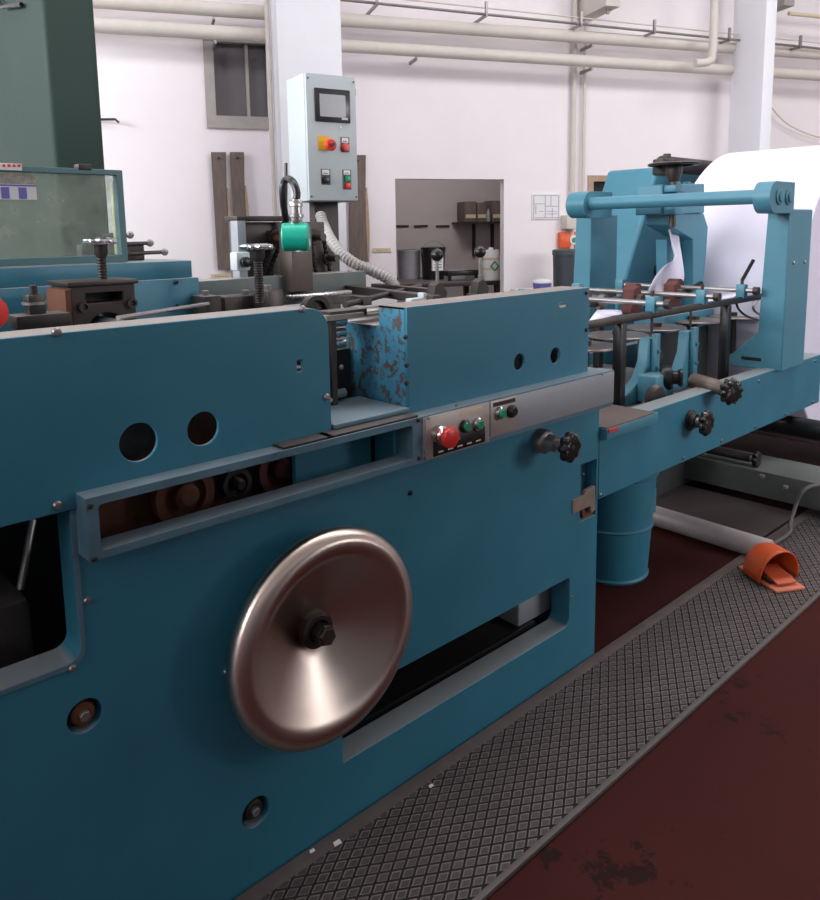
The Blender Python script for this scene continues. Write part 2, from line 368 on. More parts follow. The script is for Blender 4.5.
# boards hung on the wall
def board(pts_top, pts_bot, t, label, straps=True):
    (u0, v0), (u1, v1) = pts_top; (u2, v2), (u3, v3) = pts_bot
    a = att(u0, v0, t); b = att(u1, v1, t); c = att(u3, v3, t); d_ = att(u2, v2, t)
    r = thing('wall_board', hall((a[0]+b[0])/2, t, d_[1]), label, 'board', 'dark boards hung on the wall')
    n = 10; L_ = [(a[0]+(d_[0]-a[0])*k/n, a[1]+(d_[1]-a[1])*k/n) for k in range(n+1)]; R_ = [(b[0]+(c[0]-b[0])*k/n - .012*math.sin(PI*k/n), b[1]+(c[1]-b[1])*k/n) for k in range(n+1)]
    MB().prism(L_+R_[::-1], [], 'y', t, t+.03, HM).build('plank', WOOD, r, bevel=.004)
    E_ = [(x+.001, z) for x, z in R_[3:]]; E2 = [(x+.016+.02*math.sin(PI*k/7), z) for k, (x, z) in enumerate(R_[3:])]
    MB().prism(E_+E2[::-1], [], 'y', t+.005, t+.02, HM).build('split_edge', WOODL, r)
    sx = (d_[0]*.7+c[0]*.3); 
    MB().cyl(hall((a[0]+b[0])/2, t-.012, a[1]-.06), hall((a[0]+b[0])/2, t+.01, a[1]-.06), .012).build('nail', IRON, r)
    return r
board(((211, 152), (226, 152)), ((218, 270), (232, 270)), 7.94, 'leftmost of the dark weathered boards hanging under the grey window')
board(((230, 152), (244, 152)), ((236, 262), (249, 262)), 7.94, 'dark weathered board hanging under the grey window, close to the column')
board(((349, 155), (366, 155)), ((350, 262), (368, 262)), 7.94, 'dark weathered board on the wall right of the grey control cabinet')
for (u, v, lab) in ((221, 276, 'small beige label strip on the wall below the two dark boards'), (382, 250, 'small beige label strip on the wall left of the door opening')):
    s, z = att(u, v, 7.99); o = hallbox(s-.1, s+.1, 7.985, 8.0, z-.022, z+.022).build('wall_label', BEIGE); tag(o, lab, 'label')
    hallbox(s-.07, s+.07, 7.983, 7.985, z-.006, z+.004).build('print_line', WOODL, o)
# poster with a floor plan
a = att(532, 194, 7.99); b = att(560, 219, 7.99)
po = hallbox(a[0], b[0], 7.985, 8.0, b[1], a[1]).build('plan_sheet', WHITEP, smooth=False); tag(po, 'white sheet with a thin line floor plan taped on the wall', 'poster')
PW, PH = b[0]-a[0], a[1]-b[1]
m_ = MB()
for (x0, y0, x1, y1) in ((.05, .05, .07, .95), (.05, .93, .95, .95), (.93, .05, .95, .95), (.05, .05, .95, .07), (.45, .05, .47, .95), (.05, .6, .45, .62), (.45, .5, .95, .52), (.65, .5, .67, .95), (.5, .2, .9, .22), (.5, .3, .9, .32), (.7, .1, .72, .45), (.12, .2, .14, .55), (.25, .3, .4, .32)):
    hallbox(a[0]+PW*x0, a[0]+PW*x1, 7.983, 7.985, b[1]+PH*y0, b[1]+PH*y1, 0, m_)
m_.build('plan_lines', mat('plan_ink', (150, 150, 178), .8), po, smooth=False)
# orange box, grey box, bin, tub near the wall
a = att(560, 232, 7.93); b = att(578, 248, 7.93)
ob = hallbox(a[0], b[0]+.1, 7.93, 8.0, b[1], a[1], .02).build('wall_box', mat('orange_box', (232, 96, 48), .45)); tag(ob, 'orange box fixed to the wall above the dark bin', 'box')
MB().cyl(hall(b[0]-.06, 7.93, (a[1]+b[1])/2), hall(b[0]-.06, 7.915, (a[1]+b[1])/2), .055).build('dial', WHITEP, ob)
MB().cyl(hall(b[0]-.06, 7.915, (a[1]+b[1])/2), hall(b[0]-.06, 7.905, (a[1]+b[1])/2), .03).build('dial_mark', GRN, ob)
a = att(567, 215, 7.85); b = att(577, 229, 7.85)
o = hallbox(a[0], b[0], 7.85, 8.0, b[1], a[1], .01).build('switch_box', PIPEM); tag(o, 'small pale switch box on the wall above the orange box', 'switch')
a = att(553, 251, 7.5); b = att(580, 300, 7.5); rr = (b[0]-a[0])/2
bn = thing('waste_bin', hall((a[0]+b[0])/2+.02, 7.5, 0), 'tall dark grey bin standing under the orange wall box', 'bin')
MB().lathe([(rr*.8, 0), (rr, a[1]-.04), (rr*.97, a[1]-.04)], hall((a[0]+b[0])/2+.02, 7.5, 0), (0, 0, 1), 24).build('body', mat('dark_bin', (58, 64, 70), .5), bn)
MB().lathe([(rr*1.05, 0), (rr*1.05, .05), (rr*.9, .06)], hall((a[0]+b[0])/2+.02, 7.5, a[1]-.045), (0, 0, 1), 24).build('rim', mat('bin_rim', (70, 76, 82), .5), bn)
s, z = att(540, 283, 7.2)
cr = hallbox(s-.25, s+.22, 6.95, 7.4, 0, att(540, 289, 7.2)[1], .01).build('side_cabinet', WHITEP); tag(cr, 'low white cabinet by the wall carrying the purple tub', 'cabinet')
hallbox(s-.22, s+.19, 6.94, 6.95, .1, .95).build('door', WHITEP, cr)
z = att(540, 289, 7.2)[1]
tb = thing('small_tub', hall(s, 7.15, z), 'small purple tub with a white lid behind the right guard box', 'tub')
MB().lathe([(.09, 0), (.1, .07)], hall(s, 7.15, z), (0, 0, 1), 20).build('body', PURP, tb); MB().lathe([(.105, 0), (.105, .02), (.05, .04)], hall(s, 7.15, z+.07), (0, 0, 1), 20).build('lid', WHITEP, tb)

# store room: bench, buckets, shelf
zb = .98
be = thing('work_bench', hall(ds0+.75, 9.0, 0), 'dark bench inside the store room carrying the buckets', 'bench')
hallbox(ds0-.3, ds1+.2, 8.3, 9.5, zb-.05, zb, .005).build('bench_top', IRON, be)
for s in (ds0-.2, ds1+.1):
    for t in (8.4, 9.4): hallbox(s-.03, s+.03, t-.03, t+.03, 0, zb-.05).build('leg', IRON, be)
def bucket(u, vt, r, t, m, label, lid=None, handle=True, zbase=None, lab=False):
    s, z = att(u, vt, t); zb_ = zb if zbase is None else zbase; h = z-zb_
    b_ = thing('bucket', hall(s, t, zb_), label, 'bucket')
    MB().lathe([(r*.9, 0), (r, h), (r*.96, h), (r*.86, .02), (0, .02)], hall(s, t, zb_), (0, 0, 1), 28, False).build('body', m, b_)
    MB().lathe([(r*1.04, -.02), (r*1.04, 0), (r*.98, .005)], hall(s, t, zb_+h), (0, 0, 1), 28, False).build('rim', m, b_)
    if lid: MB().lathe([(r*1.05, 0), (r*1.05, .02), (0, .03)], hall(s, t, zb_+h), (0, 0, 1), 28).build('lid', lid, b_)
    if handle: MB().tube([hall(s, t, zb_+h-.03)+WD*(r*1.04*math.cos(a))+Vector((0, 0, abs(math.sin(a))*.13))-WN*(.03) for a in [PI*k/12 for k in range(13)]], .005, 6).build('wire_handle', GREYM, b_)
    if lab:
        hallbox(s-r*.45, s+r*.5, t-r-.012, t-r*.75, zb_+h*.3, zb_+h*.82).build('paper_label', WHITEP, b_, smooth=False)
        m2 = MB()
        for k in range(4): hallbox(s-r*.3, s+r*.35, t-r-.015, t-r-.011, zb_+h*(.4+.09*k), zb_+h*(.42+.09*k), 0, m2)
        m2.build('label_print', INK, b_, smooth=False)
    return b_
bucket(409, 250, .15, 9.2, GLASSB, 'grey bucket standing left of the black bucket in the store room', handle=False)
bucket(433, 249, .15, 8.95, BLACK, 'black bucket with a white paper label inside the store room', lid=BLACK, lab=True)
bucket(457, 270, .11, 8.85, mat('pale_tub', (190, 186, 192), .5), 'small pale tub right of the black bucket in the store room', handle=False)
s, z = att(491, 250, 8.45)
tn = thing('chemical_can', hall(s, 8.45, zb), 'tall white can with a hazard diamond at the right of the store room opening', 'can')
MB().lathe([(.1, 0), (.105, .01), (.105, z-zb-.02), (.1, z-zb), (.03, z-zb), (.03, z-zb+.03), (0, z-zb+.03)], hall(s, 8.45, zb), (0, 0, 1), 28).build('body', WHITEP, tn)
for zz in (zb+.12, z-.12): MB().lathe([(.107, 0), (.107, .03)], hall(s, 8.45, zz), (0, 0, 1), 28, False).build('label_band', BEIGE, tn)
dm = MB(); c_ = (zb+z)/2-.01
dm.prism([(s+.0, c_-.065), (s+.06, c_), (s+.0, c_+.065), (s-.06, c_)], [[(s, c_-.045), (s-.04, c_), (s, c_+.045), (s+.04, c_)]], 'y', 8.338, 8.346, HM).build('hazard_diamond', GRN, tn)
sh = thing('wall_shelf', hall(ds1+.1, 10.1, 1.7), 'dark shelf on brackets on the store room back wall', 'shelf')
a = att(458, 222, 10.05); b = att(500, 222, 10.05)
hallbox(a[0], a[0]+1.5, 9.85, 10.3, a[1]-.03, a[1], 0).build('shelf_board', IRON, sh)
for u in (480, 499): 
    s = att(u, 222, 10.05)[0]; hallbox(s-.02, s+.02, 10.26, 10.3, a[1]-.5, a[1]-.03).build('bracket', IRON, sh)
for k, (u0, u1, v, lab, m_) in enumerate(((461, 472, 202, 'leftmost dark carton on the store room shelf', WOOD), (473, 482, 203, 'middle dark carton on the store room shelf', WOOD), (483, 487, 206, 'narrow pale bottle between the cartons on the store room shelf', GLASSB), (488, 500, 201, 'rightmost dark carton on the store room shelf', WOOD))):
    p = att(u0, v, 10.05); q = att(u1, v, 10.05)
    if k == 2:
        o = MB().lathe([(.028, 0), (.028, .13), (.012, .16), (.012, .18), (0, .18)], hall((p[0]+q[0])/2-.02, 9.89, a[1]), (0, 0, 1), 16).build('bottle', m_); tag(o, lab, 'bottle')
    else:
        o = hallbox(p[0], q[0], 9.9, 10.2, a[1], p[1], .004).build('carton', m_); tag(o, lab, 'carton'); hallbox(p[0]+.01, q[0]-.01, 9.89, 9.9, a[1]+.05, a[1]+.1).build('tape', BEIGE, o)
for u, lab in ((402, 'leftmost'), (421, 'middle'), (443, 'rightmost')):
    s, z = att(u, 226, 10.28); o = hallbox(s-.1, s+.1, 10.27, 10.3, z-.012, z+.012).build('wall_strip', IRON); tag(o, lab+' of the three short dark strips on the store room back wall', 'strip')
a = att(447, 267, 8.52); b = att(481, 262, 8.52); o = hallbox(a[0], b[0], 8.5, 8.62, zb+.06, zb+.12, .005).build('flat_bar', BLACK); tag(o, 'black bar lying between the tubs and the tall white can', 'bar')
MB().cyl(hall(a[0]+.05, 8.56, zb), hall(a[0]+.05, 8.56, zb+.06), .02).build('foot', BLACK, o); MB().cyl(hall(b[0]-.05, 8.56, zb), hall(b[0]-.05, 8.56, zb+.06), .02).build('foot', BLACK, o)

# ------------------------------------------------------------------ dark green machine at the left
gc = at(48, 80, 4.2); gr = at(100, 80, 4.2)
gm = thing('green_machine', (gc.x+.1, 4.6, 0), 'tall dark green machine column behind the clear guard at the left', 'machine')
MB().box((gc.x, 4.2, 0), (gr.x, 6.4, 4.4), .03, seg=4).build('column_body', GREEN, gm)
MB().box((gc.x-.02, 4.18, 0), (gr.x+.03, 6.42, .12), .01).build('plinth', IRON, gm)
p = atx(8, 8, gc.x); MB().tube([(gc.x-.02, p.y-.3, p.z-.05), (gc.x-.03, p.y, p.z), (gc.x-.03, p.y+.4, p.z+.3)], .012).build('hand_rail', BLACK, gm)

# ------------------------------------------------------------------ the bag machine
D = 1.491; XL = -.6; XR = 2.296; YB = 2.45
bmx = thing('bag_making_machine', (.9, 1.97, 0), 'large blue bag machine filling the left half, polished steel dish on its side', 'machine')
W0 = at(0, 692, D)
win_h = rrect(-.35, .758, .468, 1.078, (0, .03, 0, 0), 8)
slot = rrect(1.11, .188, 2.13, .37, (0, .03, .012, .06))
rec = rrect(.515, .956, 1.31, 1.09)
p1 = at(85, 716, D); p2 = at(256, 812, D)
ntc = [(2.185, .56), (2.285, .56), (2.285, .77), (2.185, .77)]
def side_outline(): return [(XL, 0), (XR, 0), (XR, 1.10), (XL, 1.10)]
MB().prism(side_outline(), [win_h, slot, rec, circle(p1.x, p1.z, .035), circle(p2.x, p2.z, .038), ntc], 'y', D, D+.08).build('side_panel', TEAL, bmx, bevel=.002)
MB().prism([(XL, 0), (XR, 0), (XR, 1.27), (XL, 1.27)], [], 'y', YB, YB+.06).build('far_side_panel', TEAL, bmx)
MB().box((XR-.05, D+.08, .05), (XR-.005, YB, .85)).build('end_plate', TEAL, bmx)
MB().box((XL, D+.08, .0), (XL+.04, YB, 1.1)).build('rear_plate', TEAL, bmx)
MB().box((XL+.04, D+.12, .02), (XR-.06, YB-.02, .04)).build('oil_tray', IRON, bmx)
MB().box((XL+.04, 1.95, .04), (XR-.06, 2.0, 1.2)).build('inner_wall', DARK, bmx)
MB().box((XL+.04, D+.12, 1.23), (1.12, YB-.02, 1.25)).build('inner_deck', IRON, bmx)
# bright edge of the left opening
ed = MB(); i_ = [(.44, .755), (.468, .785), (.468, 1.06)]
_o = rrect(-.35, .748, .478, 1.07, (0, .038, 0, 0), 8); _i = rrect(-.35, .758, .468, 1.07, (0, .03, 0, 0), 8)
ed.prism(_o[:-1]+_i[:-1][::-1], [], 'y', D-.003, D+.002)
ed.build('opening_edge', RAILM, bmx)
for (u, v) in ((87, 600), (72, 668)): screw(at(u, v, D), .008, bmx)
# things seen in the dark opening
dk = MB(); dk.cyl((.0, 1.75, .9), (.0, 1.94, .9), .22, n=36).build('inner_drum', IRON, bmx)
MB().tube([at(20, 590, 1.7), at(33, 520, 1.75)], .008).build('inner_rod', GREYM, bmx)
MB().box((.2, 1.62, .5), (.42, 1.9, .86), .02).build('inner_bracket', IRON, bmx)
# lower slot lining: dark sheet and a light block
MB().box((1.2, D+.09, .16), (2.05, D+.42, .2)).build('slot_sheet', BLACK, bmx)
MB().box((1.97, D+.1, .2), (2.2, D+.3, .3), .01).build('slot_block', ALU, bmx)
MB().box((2.0, D+.12, .30), (2.1, D+.22, .36), .006).build('slot_clamp', GREYM, bmx)
# bolts in the lower holes
for p in (p1, p2):
    MB().lathe([(.037, 0), (.037, .03), (0, .03)], (p.x, D+.03, p.z), (0, 1, 0), 28).build('hole_lining', DARK, bmx)
    b_ = MB().lathe([(.024, 0), (.024, .022), (.02, .026), (0, .026)], (p.x, D+.032, p.z), (0, -1, 0), 24).build('plug', IRON if p is p2 else RUST, bmx)
    hexbolt((p.x, D+.006, p.z), .011, .01, b_, GREYM)
screw(at(226, 671, D), .009, bmx)
screw(at(410, 493, D), .007, bmx, BLACK); screw(at(571, 597, D), .006, bmx)
for (u, v) in ((583, 474), (585, 520)): screw(at(u, v, D+.04), .006, bmx)
# torn corner bracket in the right edge recess
MB().box((2.18, D+.05, .55), (2.29, D+.075, .78)).build('recess_back', TEAL2, bmx)
br = MB(); br.prism([(2.135, .655), (2.2, .655), (2.215, .67), (2.27, .675), (2.275, .585), (2.25, .575), (2.24, .605), (2.135, .605)], [], 'y', D-.006, D+.01)
br.build('bent_bracket', mat('rusty_bracket', (134, 116, 106), .7, .2, noise=.25, scale=25, wear=.3, wearcol=(90, 60, 42)), bmx, bevel=.002)
MB().prism([(2.215, .60), (2.285, .62), (2.285, .545), (2.23, .53)], [], 'y', D+.012, D+.04).build('broken_edge', RUST, bmx)
# ---- polished dish
dc = V(1.008, D, .627)
dish = MB(); prof = [(.034, -.028), (.05, -.03), (.08, -.046), (.12, -.068), (.16, -.090), (.182, -.103), (.198, -.113), (.212, -.1205), (.226, -.1245), (.240, -.124), (.252, -.119), (.262, -.110), (.268, -.099), (.270, -.088), (.268, -.075), (.258, -.066), (.22, -.06), (.14, -.03), (.034, -.012)]
# drop the final closing: lathe a thin closed shell
dish.lathe([(r, -h) for r, h in prof], dc, (0, -1, 0), 96, False)
bD = DISH.node_tree.nodes['Principled BSDF']; bD.inputs['Anisotropic'].default_value = .75
tg = DISH.node_tree.nodes.new('ShaderNodeTangent'); tg.direction_type = 'RADIAL'; tg.axis = 'Y'; DISH.node_tree.links.new(tg.outputs[0], bD.inputs['Tangent'])
dsh = dish.build('dish_wheel', DISH, bmx, ang=60)
MB().lathe([(.045, 0), (.045, .03), (.04, .036), (.03, .036), (.03, 0)], dc+V(0, -.02, 0), (0, -1, 0), 40).build('hub_collar', IRON, dsh)
MB().lathe([(.024, 0), (.024, .06), (.021, .062), (0, .062)], dc+V(0, -.02, 0), (0, -1, 0), 28).build('shaft', STEEL, dsh)
hexbolt(dc+V(0, -.05, 0), .025, .045, dsh, STEEL, name='shaft_nut')
# ---- left guard cover
zt = 1.418
h1 = at(138, 442, D-.008); h2 = at(202.5, 428.5, D-.008); h3 = at(299, 366, D-.008)
out = rrect(XL, 1.073, 1.096, zt, (0, 0, .055, 0))
cv = MB().prism(out, [circle(h1.x, h1.z, .04, 40), circle(h2.x, h2.z, .037, 40), rrect(h3.x-.008, h3.z-.014, h3.x+.008, h3.z+.014)], 'y', D-.012, D-.002).build('guard_cover', TEAL, bmx, bevel=.003)
ring = rrect(XL, 1.078, 1.096, zt, (0, 0, .055, 0)); inn = rrect(XL+.01, 1.088, 1.086, zt-.01, (0, 0, .048, 0))
MB().prism(ring, [inn], 'y', D-.002, D+.095).build('cover_flange', mat('cover_flange_paint', (104, 112, 116), .55, wear=.3, wearcol=(150, 140, 132), dust=.9, dustcol=(158, 148, 144), noise=.2, scale=12), cv, bevel=.002)
for (u, v) in ((56, 332), (302, 309), (326, 397), (57, 505)): screw(at(u, v, D-.012), .009, cv)
MB().cyl((h1.x+.03, D+.15, h1.z-.02), (h1.x+.03, D+.3, h1.z-.02), .07, n=28).build('cover_drum', IRON, bmx)
# ---- right guard box
bx0, bx1, bz0, bz1 = 1.357, 2.203, 1.10, 1.395
q1 = at(519, 362, D-.008); q2 = at(555, 355.5, D-.008)
gb = MB().prism([(bx0, bz0), (bx1, bz0), (bx1, bz1), (bx0, bz1)], [circle(q1.x, q1.z, .026, 32), circle(q2.x, q2.z, .026, 32)], 'y', D-.01, D).build('guard_box', TEAL, bmx, bevel=.002)
MB().prism([(D, bz0), (1.75, bz0), (1.75, 1.335), (1.595, 1.335), (1.595, 1.393), (D, 1.393)], [], 'x', bx0, bx0+.006).build('side_cheek', CHIP, gb)
MB().box((bx0, D, bz1-.008), (bx1, D+.105, bz1), .001).build('top_flange', mat('dusty_top_plate', (140, 130, 126), .6, .1, noise=.15, scale=16, wear=.2, wearcol=(92, 84, 80)), gb)
MB().box((bx1-.006, D, bz0), (bx1, D+.10, bz1-.01)).build('end_cheek', TEAL, gb)
MB().box((bx0+.006, D+.02, bz0), (bx1-.01, D+.5, bz0+.02)).build('box_bottom', IRON, gb)
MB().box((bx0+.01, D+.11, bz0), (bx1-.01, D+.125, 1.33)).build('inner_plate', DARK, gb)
for (u, v) in ((405, 337), (406, 365), (406, 383), (586, 293), (586, 330)): screw(at(u, v, D-.01), .007, gb, IRON)
MB().prism(rrect(*(lambda p: (p.x-.018, p.z-.008, p.x+.018, p.z+.008))(at(562, 305, D-.01)), (.008,)*4), [], 'y', D-.0125, D-.01).build('maker_plate', PIPEM, gb)
# ---- tray rail along the front
yr0 = 1.43; rx0, rx1, rz0, rz1 = .478, 2.285, .978, 1.105
rl = MB().prism([(rx0, rz0), (rx1, rz0), (rx1, rz1), (rx0, rz1)], [rrect(.502, .995, 1.325, 1.087, (.008,)*4)], 'y', yr0, D-.001).build('front_rail', RAILM, bmx, bevel=.003)
for (u, v) in ((90, 506), (94, 559), (418, 420), (419, 458)): screw(at(u, v, yr0), .006, rl, IRON)
MB().box((1.05, D+.085, .95), (1.30, D+.1, 1.1)).build('recess_plate', TEAL, bmx); MB().box((.56, 1.69, .9), (1.1, 1.70, 1.2)).build('gear_plate', RUST, bmx)
for (u0, u1, lab) in ((262, 312, 0), (306, 398, 1)):
    a = atz(u0, 442-(u0-262)*.22, rz1); b = atz(u1, 442-(u1-262)*.22, rz1)
    MB().box((a.x, yr0+.004, rz1), (b.x, yr0+.05, rz1+.006), .001).build('wear_strip', IRON, rl)
# feed plate bridging cover and box
MB().box((1.10, yr0+.04, 1.112), (1.352, D+.2, 1.124), .002).build('feed_plate', RAILM, bmx)
# gears seen in the rail opening
for (u, v, r, m_) in ((188, 497, .075, RUST), (285, 470, .07, RUSTG), (240, 485, .04, IRON)):
    p = at(u, v, 1.62); MB().lathe([(r, 0), (r, .03), (r*.7, .03), (r*.7, .012), (r*.4, .012), (r*.4, .04), (r*.25, .05), (0, .05)], (p.x, 1.66, p.z), (0, -1, 0), 36).build('gear', m_, bmx)
# control plates with buttons
yp = yr0-.004
a = at(422, 421, yp)
MB().box((1.36, yp, .992), (rx1-.003, yr0, 1.1), .001).build('control_panel', ALU, rl)
cp = MB().box((1.366, yp-.003, .984), (1.622, yp, 1.103), .001).build('button_plate', mat('plate_steel', (176, 166, 160), .45, .5, noise=.1), rl)
MB().box((1.392, yp-.005, .988), (1.602, yp-.003, 1.035), .001).build('legend_plate', BLACK, cp)
m_ = MB()
for k in range(5): m_.box((1.41+k*.038, yp-.0055, .996), (1.43+k*.038, yp-.005, 1.0))
m_.build('legend_marks', PIPEM, cp)
MB().box((1.50, yp-.0045, 1.085), (1.59, yp-.003, 1.094)).build('name_strip', BEIGE, cp)
b0 = at(460, 405, yp); b1 = at(515, 387, yp)
cp2 = MB().box((1.628, yp-.003, .998), (1.748, yp, 1.102), .001).build('switch_plate', mat('plate_steel', (176, 166, 160)), rl)
MB().box((1.64, yp-.005, 1.084), (1.738, yp-.003, 1.096)).build('name_strip', IRON, cp2)
def button(u, v, r, m, ringm, par, proud=.012):
    p = at(u, v, yp-.003)
    b_ = MB().lathe([(r*1.4, 0), (r*1.4, .008), (r*1.15, .012), (r, .012)], p, (0, -1, 0), 24, False).build('button_ring', ringm, par)
    MB().lathe([(r, 0), (r, .012+proud), (r*.85, .015+proud), (0, .015+proud)], p, (0, -1, 0), 24).build('button', m, b_)
    return b_
p = at(437, 434, yp)
es = MB().lathe([(.026, 0), (.026, .02), (.02, .022), (.016, .03), (.016, .04)], p, (0, -1, 0), 28, False).build('emergency_button', CHROME, cp)
MB().lathe([(.016, .03), (.02, .036), (.028, .042), (.03, .05), (.027, .058), (.018, .062), (0, .063)], p, (0, -1, 0), 28).build('mushroom_cap', RED, es)
button(464, 426, .013, GRN, BLACK, cp, .001); button(477, 424, .014, GRN, CHROME, cp, .002)
button(499, 413, .014, GRN, CHROME, cp2, .004); button(511, 411, .014, BLACK, IRON, cp2, .002)
for (u, v) in ((428, 418), (426, 452), (456, 405), (459, 438), (602, 374)): screw(at(u, v, yp-.003), .0045, rl)
# star knob
def star_knob(c, ax, r, parent, lobes=8, stem=.05, m=None, m2=None, name='star_knob', th=.03):
    ax = Vector(ax).normalized(); q = ax.orthogonal().normalized(); r2 = ax.cross(q); b_ = MB(); t = bmesh.new(); n = lobes*8; rings = []
    for (f, h) in ((.55, 0), (.92, .12), (1, .35), (1, .7), (.9, .95), (.7, 1.0)):
        rings.append([t.verts.new(Vector(c)+ax*(h*th)+(q*math.cos(2*PI*k/n)+r2*math.sin(2*PI*k/n))*(r*f*(1+.11*math.cos(lobes*2*PI*k/n)))) for k in range(n)])
    for A, B in zip(rings, rings[1:]):
        for k in range(n): t.faces.new((A[k], A[(k+1) % n], B[(k+1) % n], B[k]))
    t.faces.new(rings[0]); t.faces.new(rings[-1]); b_._add(t)
    o = b_.build(name, m or BLACK, parent, ang=50)
    MB().lathe([(r*.62, th*.98), (r*.58, th*.8+.004), (r*.2, th*.8+.006), (0, th+.003)], c, ax, 24).build('knob_face', m2 or IRON, o)
    if stem: MB().lathe([(r*.36, -stem), (r*.36, 0)], c, ax, 20).build('stem', GREYM, o)
    return o
kb = at(539, 440, D)
kc = V(kb.x, D, kb.z)
co = MB().lathe([(.04, 0), (.04, .03), (.036, .036), (.028, .04), (.026, .07), (0, .07)], kc, (0, -1, 0), 32).build('knob_collar', GREYM, bmx)
star_knob(kc+V(0, -.105, 0), (0, -1, 0), .046, bmx, 8, .05, mat('worn_black_knob', (44, 42, 42), .3, .5, wear=.5, wearcol=(170, 164, 160), wscale=30), IRON)

# ---- guards and mechanism above the left cover
ga = at(0, 289, 2.08); gz = at(100, 283, 2.08).z
xr_ = at(199, 277, 2.08).x
MB().box((XL, 2.08, 1.25), (xr_, YB, gz), .004).build('rear_channel', TEAL, bmx)
gt = at(100, 264, 2.10).z
MB().box((XL, 2.10, gz), (xr_-.01, YB, gt), .004).build('rear_channel_cover', TEAL, bmx)
for (u, v) in ((176, 282), (177, 306)): screw(at(u, v, 2.08), .007, bmx, BLACK)
# clear guard
gl = thing('clear_guard', (.5, 2.14, gt), 'framed dusty clear guard standing on the blue machine at the left edge', 'guard')
yg = 2.14; ga_ = at(121, 172, yg); gb_ = at(126, 259, yg)
gx1 = (ga_.x+gb_.x)/2; gz1 = at(60, 168, yg).z; gz0 = gt+.002
f_ = MB(); f_.prism([(XL+.1, gz0), (gx1, gz0), (gx1, gz1), (XL+.1, gz1)], [[(XL+.13, gz0+.02), (gx1-.018, gz0+.02), (gx1-.018, gz1-.014), (XL+.13, gz1-.014)]], 'y', yg-.014, yg+.014)
f_.build('guard_frame', mat('grey_teal_frame', (82, 118, 124), .5, wear=.2, wearcol=(120, 130, 130)), gl, bevel=.002)
MB().box((XL+.13, yg-.003, gz0+.02), (gx1-.018, yg+.003, gz1-.014)).build('clear_pane', ACRYL, gl, smooth=False)
p = at(82, 168, yg); MB().box((p.x-.015, yg-.016, gz1-.004), (p.x+.02, yg+.016, gz1+.012), .002).build('catch', IRON, gl)
a = at(-6, 172, yg-.004); b = at(37, 200, yg-.004)
st = MB().box((a.x, yg-.006, b.z), (b.x, yg-.0035, a.z)).build('sticker', mat('sticker_paper', (214, 214, 218), .6, noise=.08, scale=30), gl)
sw, shh = b.x-a.x, a.z-b.z; m_ = MB()
m_.box((a.x, yg-.0068, b.z+shh*.5), (b.x, yg-.006, b.z+shh*.56))
for k in (0.12, .55): m_.box((a.x+sw*k, yg-.0068, b.z+shh*.03), (a.x+sw*(k+.2), yg-.006, b.z+shh*.46))
m_.build('table_print', BLUEL, st, smooth=False)
MB().box((a.x, yg-.0066, b.z+shh*.58), (b.x, yg-.006, a.z)).build('picture_print', mat('picture_print', (150, 148, 138), .6, noise=.5, scale=70), st)
a = at(-8, 163, yg); b = at(20, 171, yg); a2 = MB().box((a.x, yg-.018, b.z+.0), (b.x, yg-.0145, a.z)).build('name_label', WHITEP, gl)
m_ = MB(); 
for k in range(4): p = at(2+k*5, 166, yg); m_.ball((p.x, yg-.018, p.z), .004, 8)
m_.build('red_marks', RED, a2)
p = at(108, 200, yg+.1); MB().box((p.x-.012, yg+.03, gz0+.02), (p.x+.012, yg+.05, gz1-.03), .002).build('inner_strip', BEIGE, gl)
# little ball ended levers right of the clear guard
for (u, v, r_) in ((130, 235, .0115), (150, 243, .0115), (164.5, 252, .0115)):
    p = at(u, v, 2.25); x0 = gx1-.02
    o = MB().cyl((x0, 2.25, p.z-.002), (p.x, 2.25, p.z), .006, n=12).build('adjuster_rod', STEEL, bmx)
    MB().ball(p, r_, 14).build('rod_knob', GREYM, o); MB().cyl((x0+.06*(p.x-x0)*4, 2.25, p.z-.002), (x0+.06*(p.x-x0)*4+.03, 2.25, p.z-.002), .01, n=12).build('rod_collar', IRON, o)
p = at(130, 247, 2.27); MB().box((gx1-.08, 2.26, gt), (p.x+.04, 2.3, p.z+.01), .003).build('adjuster_block', IRON, bmx)
# screw spindles with chrome hand wheels
def spindle(u, vtop, vbot, y, r, rs, label=None):
    p = at(u, vtop, y); q = at(u, vbot, y); p.z, q.z
    r0 = MB(); n = int((p.z-q.z)/.0035)
    r0.lathe([(rs*(1 if k % 2 else .86), k*.0035) for k in range(n+1)], (p.x, y, q.z), (0, 0, 1), 16)
    o = r0.build('spindle', IRON, bmx)
    h = MB(); c = V(p.x, y, p.z); t = bmesh.new(); nn = 50; rings = []
    for (f, hh) in ((.5, .0), (.95, .002), (1, .008), (.95, .014), (.6, .018)):
        rings.append([t.verts.new(c+V(math.cos(2*PI*k/nn)*r*f*(1+.16*math.cos(5*2*PI*k/nn)), math.sin(2*PI*k/nn)*r*f*(1+.16*math.cos(5*2*PI*k/nn)), hh)) for k in range(nn)])
    for A, B in zip(rings, rings[1:]):
        for k in range(nn): t.faces.new((A[k], A[(k+1) % nn], B[(k+1) % nn], B[k]))
    t.faces.new(rings[0]); t.faces.new(rings[-1]); h._add(t)
    w_ = h.build('hand_wheel', CHROME, o, ang=50)
    MB().lathe([(rs*1.0, -.03), (rs*1.4, -.022), (rs*1.5, 0), (rs*1.3, .002)], c, (0, 0, 1), 20).build('wheel_hub', STEEL, w_)
    return o
spindle(100.5, 245, 290, 1.86, .036, .011); spindle(257.5, 250, 304, 1.86, .044, .0135)
